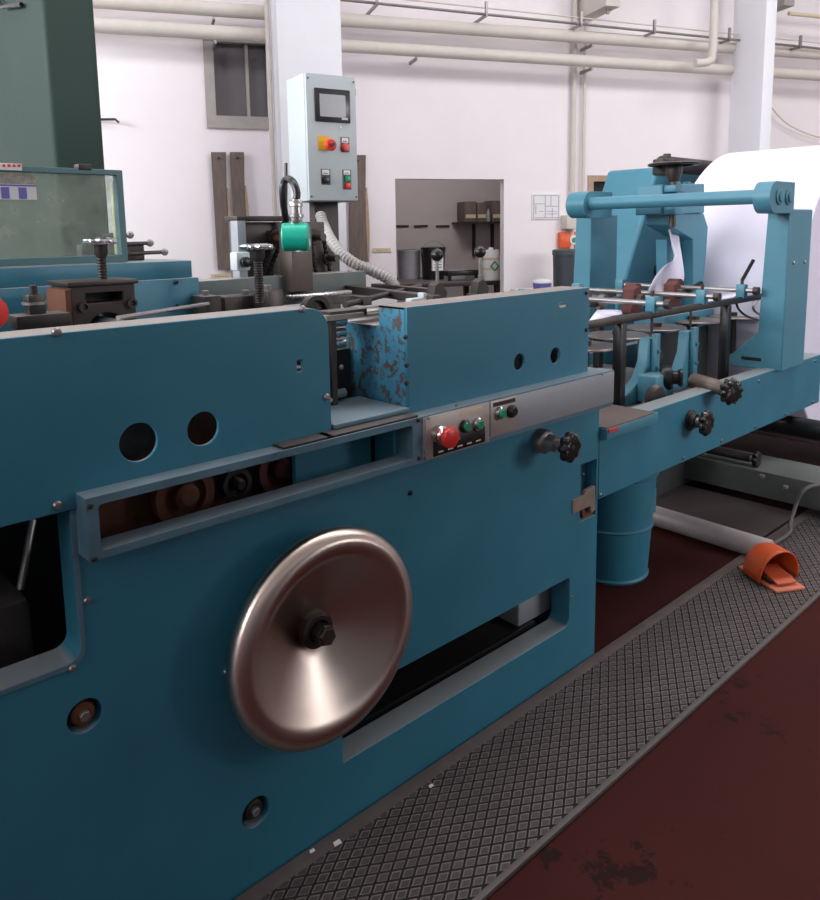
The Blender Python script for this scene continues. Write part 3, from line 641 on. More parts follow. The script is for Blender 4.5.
# bearing block
b0 = at(70, 285, 1.8); b1 = at(137, 318, 1.8)
m_ = MB(); bw = b1.x-b0.x; cx_ = b0.x+bw*.52
m_.prism([(b0.x, 1.30), (cx_-.04, 1.30)]+[(cx_+.04*math.cos(PI-k*PI/10), 1.385+.03*math.sin(PI-k*PI/10)) for k in range(11)]+[(cx_+.04, 1.30), (b1.x, 1.30), (b1.x, b0.z-.005), (b0.x, b0.z-.005)], [rrect(b0.x+bw*.22, b0.z-.045, b0.x+bw*.8, b0.z-.022)], 'y', 1.8, 1.93)
bb = m_.build('bearing_block', mat('brown_oily_casting', (66, 56, 54), .5, .3, noise=.3, scale=12), bmx, bevel=.003)
MB().box((b0.x+bw*.2, 1.86, b0.z-.05), (b0.x+bw*.82, 1.9, b0.z-.018)).build('slot_back', BLACK, bb)
MB().box((b0.x-.008, 1.795, b0.z-.005), (b1.x+.008, 1.935, b0.z+.006), .002).build('block_cap', STEEL, bb)
for (u, v) in ((83, 307), (131, 303)): MB().lathe([(.012, 0), (.012, .012), (.007, .012), (.006, .005), (0, .005)], at(u, v, 1.8), (0, -1, 0), 16).build('socket_bolt', STEEL, bb)
MB().prism([(b0.x-.012, 1.30), (b0.x, 1.30), (b0.x, b0.z-.01), (b0.x-.012, b0.z-.012)], [], 'y', 1.8, 1.93).build('block_side', RUST, bb)
MB().cyl((cx_, 1.6, 1.37), (cx_, 1.95, 1.37), .034, n=24).build('bearing_shaft', GREYM, bb)
MB().tube([at(118, 318, 1.68), at(208, 304, 1.9)], .006).build('tie_rod', BRIGHT, bmx)
# left clamp row and the red ball
a = at(12, 316, 1.78); b = at(66, 311, 1.78); zc = (a.z+b.z)/2
MB().box((a.x, 1.75, zc-.03), (b.x, 1.82, zc), .003).build('clamp_bar', IRON, bmx)
p = at(35, 300, 1.78)
o = MB().box((p.x-.018, 1.765, zc), (p.x+.018, 1.81, p.z+.012), .004).build('clamp_nut', STEEL, bmx)
MB().cyl((p.x, 1.785, p.z+.012), (p.x, 1.785, p.z+.032), .008).build('clamp_stud', IRON, o); MB().cyl((p.x, 1.785, p.z-.01), (p.x, 1.785, p.z-.004), .026).build('washer', GREYM, o)
p = at(-8, 313, 1.72); o = MB().lathe([(.014, -.01), (.03, -.008), (.036, 0), (.03, .012), (.012, .016), (0, .016)], p, (.4, -.8, 0), 24).build('red_hand_knob', RED, bmx); MB().cyl(p+V(0, .01, 0), p+V(-.03, .08, -.02), .012).build('stem', STEEL, o)
# rear gear case: dark back plate, bracket, chains, turquoise encoder
ye = 2.42
a = at(241, 222, ye); b = at(335, 275, ye)
MB().box((a.x, ye+.06, 1.36), (b.x, ye+.09, a.z), .003).build('gear_back_plate', mat('brown_oiled_plate', (84, 74, 72), .5, .3, noise=.3, scale=10), bmx)
p0 = at(237, 220, ye); p1_ = at(245, 285, ye)
MB().box((p0.x, ye, 1.36), (p0.x+.035, ye+.05, p0.z), .003).build('gear_case_post', mat('pale_grey_post', (146, 152, 160), .5), bmx)
p = at(290, 217, ye); MB().box((p0.x, ye, p0.z-.004), (p.x, ye+.09, p0.z+.014), .002).build('gear_case_lid', IRON, bmx)
c0 = at(283, 228, ye-.06); c1 = at(301, 280, ye-.06)
MB().box((c0.x, ye-.11, 1.38), (c1.x+.02, ye-.03, c0.z), .003).build('encoder_bracket', mat('brown_bracket', (104, 92, 88), .5, .3, noise=.2, scale=12), bmx)
for (u, v, r) in ((276, 238, .034), (316, 237, .032), (330, 258, .03)):
    p = at(u, v, ye+.03); g_ = MB(); t = []
    for k in range(36): t.append((r*(1 if k % 2 else .86)))
    g_.prism([(p.x+t[k]*math.cos(2*PI*k/36), p.z+t[k]*math.sin(2*PI*k/36)) for k in range(36)], [], 'y', ye+.03, ye+.045)
    o = g_.build('sprocket', IRON, bmx); MB().cyl((p.x, ye+.03, p.z), (p.x, ye-.02, p.z), .014).build('sprocket_hub', RUST if u == 276 else STEEL, o)
for (ua, va, ub, vb) in ((281, 240, 268, 276), (311, 243, 317, 276), (324, 240, 331, 276), (271, 240, 262, 276)):
    A = at(ua, va, ye+.035); B = at(ub, vb, ye+.035); n = 16; pts = [A.lerp(B, k/n) for k in range(n+1)]
    MB().tube(pts, .007, 6, ridges=.5).build('drive_chain', BLACK, bmx)
ec = at(286, 238, ye-.06); ee = at(307, 237, ye-.09)
axv = V(.75, -.65, 0).normalized(); p = at(297, 237, ye-.17)
en = MB().lathe([(.046, -.05), (.05, -.045), (.05, .035), (.045, .042), (0, .043)], p, axv, 32).build('encoder', TURQ, bmx)
MB().box((p.x-.01, ye-.19, p.z-.052), (p.x+.03, ye-.15, p.z-.046)).build('encoder_foot', WHITEP, en)
MB().prism(rrect(-.016, -.012, .016, .012, (.004,)*4), [], 'z', 0, .0012, Matrix.Translation(p+axv*.0435-V(0, 0, .02)) @ axv.to_track_quat('Z', 'Y').to_matrix().to_4x4()).build('encoder_label', WHITEP, en)
q = at(297, 221, ye-.08); z_ = q.z
gnd = MB().lathe([(.02, 0), (.022, .005), (.022, .022), (.026, .024), (.026, .034), (.02, .036), (.02, .06), (.024, .062), (.024, .075), (.017, .085)], (p.x, p.y, p.z+.045), (0, 0, 1), 20).build('cable_gland', BRIGHT, en)
pts = curve_pts([(p.x, p.y, p.z+.125), at(297, 193, ye-.17), at(293, 182, ye-.14), at(287, 179, ye-.06), at(283, 186, ye-.05), at(283, 200, ye-.04), at(285, 215, ye+.0), at(286, 228, ye+.02)], 8)
MB().tube(pts, .013, 12).build('encoder_cable', BLACK, en)
MB().tube([at(286, 163, ye+.05), at(286, 215, ye+.05)], .006).build('thin_rod', STEEL, bmx)
# small solenoid and limit switch at the left of the gear case
p = at(243, 262, ye-.05); o = MB().box((p.x-.03, ye-.06, p.z-.03), (p.x+.025, ye-.01, p.z+.035), .006).build('limit_switch', GREYCAB, bmx)
MB().lathe([(.018, 0), (.018, .02), (.01, .024)], (p.x, ye-.06, p.z), (0, -1, 0), 16).build('switch_plunger', BLACK, o)
# far longitudinal beam and cross bars
a = at(268, 277, 2.36); b = at(366, 272, 2.36)
MB().box((a.x-.35, 2.36, 1.33), (b.x, 2.44, a.z), .003).build('far_beam', mat('grey_green_casting', (96, 104, 102), .5, .1, noise=.2, scale=10, dust=.6, dustcol=(170, 164, 158)), bmx)
for u in (276, 292, 312, 330, 350): hexbolt(at(u, 277.5-(u-268)*.06, 2.38)+V(0, 0, -.004), .011, .012, bmx, GREYM, (0, 0, 1))
for (ua, va, ub, vb, h) in ((352, 285, 441, 295, .03), (384, 284, 445, 289, .028), (300, 292, 372, 296, .03)):
    A = at(ua, va, 2.32); B = atx(ub, vb, A.x+.04) if False else None
    A = at(ua, va, 2.34); Bx = A.x+.02; Bp = atx(ub, vb, Bx)
    m_ = MB(); z2 = min(A.z, Bp.z)
    m_.prism([(2.40, A.z), (Bp.y, Bp.z), (Bp.y, Bp.z-h), (2.40, A.z-h)], [], 'x', A.x-.02, A.x+.02); m_.build('cross_bar', STEEL, bmx, bevel=.002)
# ball levers with bases
def lever(u, vt, vb, y):
    p = at(u, vt, y); q = at(u+2, vb, y)
    o = MB().prism([(p.x-.04, q.z-.03), (p.x+.025, q.z-.03), (p.x+.032, q.z+.0), (p.x-.005, q.z+.04), (p.x-.03, q.z+.025)], [], 'y', y-.022, y+.022).build('lever_base', IRON, bmx, bevel=.004)
    MB().cyl((p.x, y, q.z+.01), p, .006, n=12).build('lever_arm', GREYM, o); MB().ball(p, .023, 20).build('ball_handle', BLACK, o)
    MB().box((p.x-.05, y-.03, 1.2), (p.x+.03, y+.03, q.z-.02), .003).build('lever_stand', IRON, o)
lever(437, 255, 292, 1.95); lever(480, 252, 288, 2.0)
p = at(414, 297, 1.85); o = MB().box((p.x-.04, 1.82, p.z-.03), (p.x+.03, 1.85, p.z-.002), .003).build('white_stop', GREYCAB, bmx); MB().box((p.x+.016, 1.82, p.z-.002), (p.x+.03, 1.85, p.z+.014), .002).build('stop_lug', GREYCAB, o)
MB().box((p.x-.1, 1.80, 1.24), (p.x+.06, 1.9, p.z-.03)).build('stop_stand', IRON, bmx)
# slides and blocks behind the right end of the left cover
for (ua, va, ub, vb, y, m_) in ((224, 295, 282, 310, 2.05, STEEL), (204, 296, 222, 310, 2.0, IRON), (268, 290, 284, 306, 1.95, STEEL)):
    A = at(ua, va, y); B = at(ub, vb, y); o = MB().box((A.x, y, 1.28), (B.x, y+.09, (A.z+at(ub, va, y).z)/2), .004).build('slide_block', m_, bmx)
    hexbolt(((A.x+B.x)/2, y+.045, (A.z+at(ub, va, y).z)/2), .012, .014, o, GREYM, (0, 0, 1))
c = at(312, 306, 1.95); o = MB().lathe([(.05, 0), (.05, .03), (.035, .03), (.035, .015), (.012, .015), (.012, .04), (0, .04)], (c.x, 1.95, c.z-.015), (0, -1, 0), 28).build('guide_pulley', IRON, bmx)
A = at(291, 296, 2.0); B = at(352, 290, 2.0); MB().box((A.x, 2.0, A.z-.012), (B.x, 2.03, A.z+.002), .001).build('guide_bar', BRIGHT, bmx)
MB().tube([at(345, 305, 1.9), at(420, 286, 2.3)], .01).build('draw_rod', STEEL, bmx)
for k in range(6):
    y = 1.84+k*.09; MB().cyl((1.13, y, 1.262+.01*(k % 2)), (2.2, y, 1.262+.01*(k % 2)), .018+.006*(k % 3), n=16).build('inner_roller', GREYM if k % 2 else STEEL, bmx)
# upright dark frame between cover and box
A = at(330, 312, 1.64); B = at(343, 312, 1.64)
MB().prism([(A.x, 1.12), (A.x+.02, 1.12), (A.x+.02, A.z-.02), (A.x+.13, A.z-.02), (A.x+.13, A.z), (A.x, A.z)], [], 'y', 1.64, 1.70).build('feed_yoke', IRON, bmx, bevel=.002)
for (v, r) in ((322, .016), (334, .014), (345, .012), (395, .014)):
    p = at(330, v, 1.68); MB().cyl((p.x-.12, 1.68, p.z), (p.x+.05, 1.68, p.z), r, n=16).build('feed_roller', BRIGHT, bmx)
p = at(358, 314, 1.62); MB().box((p.x-.1, 1.63, p.z-.012), (p.x+.03, 1.74, p.z+.002)).build('dusty_plate', mat('dusty_top_plate', (140, 130, 126)), bmx)
for (u, v) in ((341, 367), (330, 400)): screw(at(u, v, 1.64), .007, bmx)
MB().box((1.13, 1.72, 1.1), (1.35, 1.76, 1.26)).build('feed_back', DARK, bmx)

# ------------------------------------------------------------------ control cabinet on its post
cA = at(331, 138, 2.75); ang = math.radians(-12)
cab = thing('control_cabinet', (cA.x, 2.85, 0), 'light grey control cabinet with touch screen and push buttons on a post behind the machine', 'control cabinet')
pL = at(306, 140, 2.75); pR = at(356, 140, 2.75 - .05); cw = (Vector((pR.x, pR.y))-Vector((pL.x, pL.y))).length
CM = Matrix.Translation((pL.x, 2.75, 0)) @ Matrix.Rotation(ang, 4, 'Z')
ztop = at(306, 72.5, 2.75).z; zbot = at(308, 201, 2.75).z; cdp = .20; ch = ztop-zbot
def cbox(a, b, bev=0): return MB().box(a, b, bev, CM)
cbody = cbox((0, .006, zbot), (cw, cdp, ztop), .004).build('enclosure', GREYCAB, cab)
cdoor = cbox((.002, -.012, zbot+.002), (cw-.002, .006, ztop-.002), .003).build('cabinet_door', GREYCAB, cab)
def cpt(fx, fz): return (fx*cw, zbot+fz*ch)
def cplate(fx0, fz0, fx1, fz1, y0, y1, name, m, par, bev=0):
    return cbox((fx0*cw, y0, zbot+fz0*ch), (fx1*cw, y1, zbot+fz1*ch), bev).build(name, m, par)
sx = cplate(.16, .625, .86, .885, -.02, -.012, 'touch_screen', SCREEN, cdoor, .003)
cplate(.25, .665, .76, .84, -.0215, -.02, 'display', SCREENG, sx); cplate(.68, .648, .8, .666, -.0215, -.02, 'maker_mark', GREYCAB, sx)
yl = cplate(.21, .405, .42, .515, -.0135, -.012, 'yellow_plate', YELLOW, cdoor)
def cdir(v): return (CM.to_3x3() @ Vector(v))
def cp3(fx, fz, y): return CM @ Vector((fx*cw, y, zbot+fz*ch))
e_ = MB().lathe([(.016, 0), (.016, .018), (.014, .02)], cp3(.40, .44, -.012), cdir((0, -1, 0)), 24).build('emergency_button', YELLOW, cdoor)
MB().lathe([(.014, .016), (.024, .024), (.026, .034), (.022, .044), (.012, .047), (0, .047)], cp3(.40, .44, -.012), cdir((0, -1, 0)), 28).build('mushroom_cap', RED, e_)
MB().lathe([(.008, .046), (.008, .06), (0, .06)], cp3(.40, .44, -.012), cdir((0, -1, 0)), 12).build('key', IRON, e_)
def clegend(fx0, fz0, fx1, fz1, wz):
    o = cplate(fx0, fz0, fx1, fz1, -.0145, -.012, 'legend_plate', BLACK, cdoor); cplate(fx0+.02, wz, fx1-.02, fz1-.006, -.0155, -.0145, 'legend_card', WHITEP, o)
    m_ = MB(); m_.box(((fx0+.04)*cw, -.016, zbot+(wz+.008)*ch), ((fx1-.05)*cw, -.0155, zbot+(wz+.014)*ch), 0, CM); m_.build('legend_print', INK, o); return o
o = clegend(.66, .395, .83, .515, .47)
MB().lathe([(.019, 0), (.019, .008), (.016, .014), (0, .016)], cp3(.745, .43, -.0145), cdir((0, -1, 0)), 24).build('red_button', RED, o)
o = clegend(.25, .13, .43, .255, .21)
cplate(.28, .14, .40, .195, -.026, -.0145, 'selector_switch', BLACK, o, .003)
o = clegend(.68, .095, .85, .255, .215)
cplate(.72, .155, .83, .205, -.022, -.0145, 'green_button', GRN, o, .003); cplate(.72, .10, .83, .15, -.022, -.0145, 'red_button', RED, o, .003)
MB().lathe([(.004, 0), (.004, .004), (0, .004)], cp3(.66, .59, -.012), cdir((0, -1, 0)), 12).build('pilot_dot', GREYM, cdoor)
for fx in (.05, .95):
    for fz in (.035, .955): MB().lathe([(.004, 0), (.004, .003), (0, .003)], cp3(fx, fz, -.012), cdir((0, -1, 0)), 12).build('screw', STEEL, cdoor)
for fz in (.12, .88):
    p = CM @ Vector((cw, .0, zbot+fz*ch)); MB().cyl(p-V(0, 0, .015), p+V(0, 0, .015), .004, n=10).build('hinge', STEEL, cbody)
m_ = MB(); m_.box((cw*.3, cdp*.5, 0), (cw*.8, cdp*.5+.06, zbot+.05), .004, CM); m_.build('post', IRON, cab)
MB().box((cw*.1, cdp*.2, 0), (cw*1.0, cdp*1.1, .015), .003, CM).build('post_foot', IRON, cab)
# flexible hose
hs = curve_pts([at(320, 214, 2.72), at(324, 226, 2.68), at(331, 240, 2.6), at(341, 253, 2.52), at(354, 263, 2.45), at(370, 270, 2.4), at(388, 279, 2.34), at(396, 288, 2.3)], 10)
o = MB().tube(hs, .02, 14, ridges=.22).build('flexible_hose', HOSE, ang=30); tag(o, 'grey corrugated hose curving down from the control cabinet to the machine', 'hose')

# ------------------------------------------------------------------ feed frame with posts and cross bar
ff = thing('feed_frame', (3.4, 1.97, 0), 'blue side beams with discs and guide rods between bag machine and paper roll', 'feed frame')
zf0, zf1 = .613, .885; XF = 4.47
fbm = MB().prism([(XR+.004, zf0), (XF, zf0), (XF, zf1), (XR+.004, zf1)], [], 'y', D, D+.06).build('side_beam', TEAL, ff, bevel=.003)
MB().box((XR+.004, D+.06, zf1-.05), (XF, D+.09, zf1-.004)).build('inner_flange', TEAL, ff)
MB().box((XR+.004, 2.44, zf0), (XF, 2.50, zf1), .003).build('far_side_beam', TEAL, ff)
MB().box((XR+.004, D+.06, .80), (3.72, 2.44, .82)).build('bed_plate', mat('grey_bed', (120, 116, 116), .5, .3, noise=.2, scale=8), ff)
MB().box((3.6, D+.06, zf0+.02), (3.72, 2.44, .80)).build('cross_tie', TEAL, ff)
for (u, v) in ((600, 498), (683, 461), (721, 444), (755, 430), (785, 417), (812, 405)): screw(at(u, v-3, D), .008, fbm, CHROME)
for (u, v) in ((758, 381), (815, 361)): screw(at(u, v, D), .007, fbm, CHROME)
# corner tray with red tag
tz = .87; a = at(598, 418, D); 
MB().box((XR+.006, D-.03, tz-.03), (XR+.36, D-.001, tz+.012), .003).build('corner_tray', TEAL2, ff)
MB().box((XR+.01, D-.034, tz-.004), (XR+.07, D-.03, tz+.012), .001).build('red_tag', mat('faded_red', (190, 70, 66), .6, wear=.4, wearcol=(214, 180, 176)), ff)
MB().box((XR+.01, D-.028, tz+.012), (XR+.34, D+.25, tz+.016)).build('tray_sheet', mat('brown_dusty_sheet', (96, 84, 80), .7, noise=.2), ff)
# posts of the cross bar
py0 = 1.465; pA = at(781, 376, py0); pB = at(803, 372, py0); px0, px1 = pA.x, pB.x
ptop = at(790, 209, py0).z
def bar_post(y0, flip=1):
    pr = [(0, zf1-.01), (0, ptop), (.105, ptop), (.125, 1.06), (.26, .93), (.26, zf1-.01)]
    return MB().prism([(y0+a_, z) for a_, z in pr], [rrect(y0+.06, .915, y0+.2, .935)] if 0 else [], 'x', px0, px1).build('bar_post', TEAL2, ff, bevel=.006)
p1o = bar_post(py0)
MB().box((px0-.002, py0+.1, .915), (px0+.01, py0+.2, .932)).build('mortise', BLACK, p1o)
for (u, v) in ((793, 263), (804, 262)): screw(at(u, v, py0), .009, p1o, CHROME)
bxm = atx(763, 196, 1).x
bar_x = at(768, 196, 1.47).x+.05; bar_z = at(768, 196, 1.47).z
def boss(y0, y1, par, bolts=True):
    R_ = .073; o_ = [(bar_x+R_*math.cos(PI/2+k*PI/16), bar_z-.005+R_*math.sin(PI/2+k*PI/16)) for k in range(17)]
    xe = bar_x+.21; o_ = o_+[(xe, bar_z-.005-R_), (xe, bar_z-.005+R_)]
    b_ = MB().prism(o_, [], 'y', y0, y1).build('bar_clamp', TEAL2, par, bevel=.006)
    if bolts:
        for dx in (.03, .135):
            MB().lathe([(.038, 0), (.038, .006), (.034, .008), (0, .008)], (bar_x+dx, y0, bar_z-.002), (0, -1, 0), 28).build('bolt_washer', TEAL2, b_)
            hexbolt((bar_x+dx, y0-.01, bar_z-.002), .026, .006, b_, TEAL2)
    return b_
boss(1.452, 1.53, p1o)
MB().cyl((bar_x, 1.50, bar_z), (bar_x, 2.5, bar_z), .034, n=32).build('cross_bar', TEAL2, ff)
yl_ = 2.49; p2o = bar_post(2.585); boss(2.45, 2.57, p2o, False)
# guide rail on black posts
yrl = 1.66; ra = at(588, 327, yrl); rb = at(762, 292, yrl); zr = (ra.z+rb.z)/2
MB().box((2.30, yrl-.012, zr-.022), (rb.x+.1, yrl+.012, zr+.008), .002).build('guide_rail', STEEL, ff)
for u in (620, 725):
    p = at(u, 330, yrl); MB().box((p.x-.02, yrl-.02, .82), (p.x+.02, yrl+.02, zr-.022), .003).build('rail_post', BLACK, ff)
# rods across with clamps
for k, (u, v, y1, dz, lever_) in enumerate(((652, 309, 2.35, .035, 0), (702, 296, 2.35, .035, 0), (742, 285, 2.35, .035, 1))):
    p = at(u, v, yrl-.0); x = p.x; zz = zr+.04
    rd = MB().cyl((x, yrl-.07, zz), (x, y1, zz), .012, n=16).build('cross_rod', GREYM, ff)
    MB().cyl((x, yrl-.085, zz), (x, yrl-.06, zz), .02, n=16).build('rod_nut', IRON, rd)
    cb_ = MB().box((x-.02, yrl-.022, zr-.0), (x+.02, yrl+.022, zr+.07), .004).build('rod_clamp', TEAL2, ff)
    MB().cyl((x, yrl, zr+.07), (x, yrl, zr+.095), .008).build('clamp_screw', STEEL, cb_)
    if lever_: MB().tube([(x, yrl, zr+.09), (x+.05, yrl-.03, zr+.19)], .009).build('clamp_lever', BLACK, cb_)
    p_ = V(x, y1-.02, zr); MB().box((x-.02, y1-.025, zr-.0), (x+.02, y1+.025, zr+.07), .004).build('rod_clamp', TEAL2, ff)
    g = V(x, 2.02, zz); MB().lathe([(.03, -.03), (.045, -.03), (.045, .03), (.03, .03)], g, (0, 1, 0), 20).build('rod_collar', RUSTG, rd)
MB().box((2.30, 2.34, zr-.03), (3.75, 2.37, zr+.0), .002).build('far_guide_rail', STEEL, ff)
for x in (2.6, 3.6): MB().box((x-.02, 2.335, .82), (x+.02, 2.375, zr-.03), .002).build('rail_post', BLACK, ff)
# red rusty carrier castings on the rods
for (u, v) in ((632, 300), (672, 300)):
    p = at(u, v, 1.95); o = MB().prism([(p.x-.05, zr-.05), (p.x+.04, zr-.05), (p.x+.05, zr+.03), (p.x+.015, zr+.085), (p.x-.035, zr+.07)], [], 'y', 1.92, 1.98).build('carrier', RUSTG, ff, bevel=.006)
    MB().cyl((p.x, 1.92, zr+.02), (p.x, 1.89, zr+.02), .024, n=20).build('carrier_knob', IRON, o)
# former plates and arms
MB().tube([at(636, 305, 2.1), at(662, 290, 2.1)], .012).build('former_arm', STEEL, ff)
MB().tube([at(585, 305, 2.2), at(620, 298, 2.2)], .014).build('former_arm', STEEL, ff)
MB().tube([at(672, 300, 2.0), at(702, 283, 1.9)], .014).build('former_arm', BLACK, ff)
p = at(597, 300, 2.1); o = MB().box((p.x-.06, 2.08, zr-.02), (p.x+.05, 2.2, p.z+.02), .01).build('former_block', IRON, ff)
MB().cyl((p.x, 2.08, p.z), (p.x, 2.05, p.z), .03).build('block_cap', GREYM, o)
# slitter discs on shafts
for k, (u, v, r) in enumerate(((585, 346, .15), (618, 335, .155), (656, 327, .16), (694, 320, .16), (733, 316, .15))):
    p = atz(u, v, 1.05); o = MB().lathe([(0, -.006), (r, -.006), (r, .0), (r*.97, .004), (0, .004)], p, (0, 0, 1), 48, False).build('slitter_disc', mat('disc_steel', (150, 138, 132), .4, .75, noise=.15, scale=12), ff)
    MB().cyl((p.x, p.y, .82), (p.x, p.y, 1.045), .022).build('disc_shaft', STEEL, o); MB().cyl((p.x, p.y, 1.054), (p.x, p.y, 1.075), .03).build('disc_nut', IRON, o)
# teal stands with gusset
def stand(u, y, big=1):
    p = at(u, 385, y); x = p.x
    o = MB().prism([(x-.24, .82), (x+.03, .82), (x+.03, 1.10), (x-.035, 1.10), (x-.05, 1.0), (x-.10, .92), (x-.24, .86)], [], 'y', y, y+.05).build('disc_stand', TEAL2, ff, bevel=.005)
    MB().box((x-.02, y-.025, .82), (x+.02, y, 1.12), .004).build('stand_rib', TEAL2, o)
    for z in (.88, .95, 1.04): hexbolt((x, y-.025, z), .01, .01, o, TEAL)
    MB().cyl((x+.035, y-.02, 1.02), (x+.035, y+.03, 1.02), .02).build('stand_knob', IRON, o); MB().cyl((x, y+.01, 1.12), (x, y+.01, 1.2), .006).build('stand_pin', STEEL, o)
    return o
stand(652, 1.74); stand(690, 1.72)
p = at(652, 372, 1.68); MB().box((p.x-.02, 1.65, .83), (p.x+.14, 1.74, .95), .006).build('shaft_housing', TEAL2, ff)
q0 = at(672, 378, 1.64); sp = MB().lathe([(.05, -.03), (.055, -.02), (.055, .01), (.03, .02), (.03, .04), (.04, .05), (.04, .06)], (q0.x, 1.66, q0.z), (.55, -.8, 0), 28).build('spool', BLACK, ff)
q1_ = at(700, 381, 1.55); q2_ = at(722, 384, 1.44)
kd = (V(q2_.x, 0, 0)-V(q1_.x, 0, 0)); shd = V(.35, -.94, 0).normalized()
hb = V(q1_.x, 1.60, q1_.z)
e0 = at(694, 381, 1.62); e1 = at(728, 385, 1.42); axd = (V(e1.x, e1.y, e0.z)-V(e0.x, e0.y, e0.z)).normalized()
sk = MB().lathe([(.036, 0), (.036, .14), (.03, .15), (.03, .22)], (e0.x, e0.y, e0.z), axd, 24).build('knob_sleeve', mat('bronze_sleeve', (122, 110, 102), .45, .6, noise=.2), ff)
star_knob(V(e0.x, e0.y, e0.z)+axd*.225, axd, .055, ff, 10, .02, mat('worn_black_knob', (44, 42, 42)), IRON)
e2 = at(690, 420, D); star_knob(V(e2.x, D-.055, e2.z), (0, -1, 0), .05, ff, 10, .055, mat('worn_black_knob', (44, 42, 42)), IRON)
MB().lathe([(.045, 0), (.045, .008), (.03, .012), (.03, .03)], (e2.x, D, e2.z), (0, -1, 0), 28).build('knob_flange', STEEL, ff)
p = at(700, 370, 1.7); MB().lathe([(.05, -.02), (.06, 0), (.05, .02)], at(655, 398, 1.62), (0, 1, 0), 24).build('belt_wheel', IRON, ff)
A = at(690, 362, 1.75); MB().box((2.9, 1.62, .82), (3.6, 1.68, .845), .003).build('bed_rail', RUST, ff)
# the leg of the frame hidden behind the end plate
MB().box((XR+.01, 2.3, 0), (XR+.1, 2.42, zf0)).build('frame_leg', TEAL, ff)

# waste drum under the beam
dcx, dcy = 2.975, 1.86
dr = thing('waste_drum', (dcx, dcy, 0), 'dark teal waste drum on the floor under the side beam', 'drum')
MB().lathe([(.17, .012), (.2, .5), (.192, .5), (.165, .02), (0, .02)], (dcx, dcy, 0), (0, 0, 1), 40, False).build('body', TEAL, dr)
MB().lathe([(.172, 0), (.178, .012), (.172, .02)], (dcx, dcy, 0), (0, 0, 1), 40).build('bottom_rim', TEAL, dr)
for zz in (.25, .49): MB().lathe([(.185+(zz-.25)*.06, -.008), (.195+(zz-.25)*.06, 0), (.185+(zz-.25)*.06, .008)], (dcx, dcy, zz), (0, 0, 1), 40, False).build('bead', TEAL, dr)
hp = at(644, 532, 1.78); MB().box((dcx+.15, dcy-.12, .26), (dcx+.20, dcy-.08, .38), .006).build('handle_lug', TEAL2, dr)

# ------------------------------------------------------------------ unwinder: paper roll, arms, floor frame
XC, ZCn, RR, YN, YF = 5.54, 1.11, 1.0, 1.66, 2.49
ro = thing('paper_roll', (XC, (YN+YF)/2, ZCn-RR), 'huge white paper roll hanging on the unwinder at the right', 'paper roll')
MB().lathe([(.08, 0), (RR-.006, 0), (RR, .006), (RR, YF-YN-.006), (RR-.006, YF-YN), (.08, YF-YN)], (XC, YN, ZCn), (0, 1, 0), 128, False).build('paper', PAPER, ro)
MB().lathe([(.08, 0), (.08, YF-YN+.02), (.04, YF-YN+.02), (.04, 0)], (XC, YN-.01, ZCn), (0, 1, 0), 32).build('core', BEIGE, ro)
MB().cyl((XC, YN-.1, ZCn), (XC, YF+.1, ZCn), .038, n=24).build('core_shaft', STEEL, ro)
un = thing('unwinder_stand', (4.9, 2.4, 0), 'teal unwinder stand with a slanted casting holding the paper roll', 'unwinder')
ya, yb = 2.75, 3.15
a1 = at(658, 167, ya); a2 = at(623.6, 284, ya); k_ = (a2.x-a1.x)/(a2.z-a1.z)
zt_ = a1.z
MB().box((a1.x+k_*(.62-zt_)-.02, ya-.02, 0), (a1.x+.95, yb+.02, .62), .01).build('casting_base', mat('base_shade_dark', (58, 60, 62), .6), un)  # lower casting as its own box, shade put into its dark colour
MB().prism([(a1.x+k_*(0.62-zt_), .62), (a1.x, zt_), (a1.x+.75, zt_), (a1.x+.9, .62)], [], 'y', ya, yb).build('main_casting', TEAL2, un, bevel=.02)
p = at(657, 270, ya); o = MB().lathe([(.045, 0), (.045, .03), (.03, .035), (.03, .06), (0, .06)], p, (0, -1, 0), 24).build('casting_boss', IRON, un)
yk = 2.14
zoom = lambda x, y: at(620+x/6.43, 140+y/6.43, yk)
hd = [zoom(275, 285), zoom(545, 280), zoom(545, 470), zoom(265, 480)]
MB().prism([(p.x, p.z) for p in hd], [], 'y', yk, yk+.16).build('clamp_head', TEAL2, un, bevel=.008)
lg = [zoom(395, 470), zoom(560, 470), zoom(588, 560), zoom(575, 760), zoom(560, 900), zoom(555, 1100), zoom(490, 1100), zoom(490, 640), zoom(330, 545), zoom(330, 470)]
MB().prism([(p.x, p.z) for p in lg], [], 'y', yk+.02, yk+.16).build('clamp_leg', TEAL2, un, bevel=.006)
sg = [zoom(395, 640), zoom(490, 640), zoom(490, 1100), zoom(400, 1100)]
MB().prism([(p.x, p.z) for p in sg], [], 'y', yk+.09, yk+.16).build('leg_web', TEAL2, un, bevel=.004)
zl = zoom(500, 1100).z
MB().box((zoom(330, 0).x, yk, zl-.1), (zoom(600, 0).x+.1, yk+.2, zl), .006).build('leg_foot', TEAL, un)
MB().box((zoom(330, 0).x, yk+.03, .02), (zoom(600, 0).x+.1, yk+.17, zl-.1)).build('leg_column', mat('base_shade_dark', (58, 60, 62)), un)  # dark colour stands for the shade low under the beam
for x in (430, 495): hexbolt(zoom(x, 282)+V(0, .06, -.004), .024, .018, un, TEAL, (0, 0, 1))
sp0 = zoom(305, 480); spn = V(sp0.x, yk-.03, 0)
MB().cyl((spn.x, yk-.03, zoom(305, 560).z), (spn.x, yk-.03, zoom(315, 150).z), .02, n=20).build('clamp_spindle', STEEL, un)
MB().box((spn.x-.05, yk-.07, zoom(0, 480).z), (spn.x+.06, yk, zoom(0, 415).z), .006).build('spindle_nut', TEAL2, un)
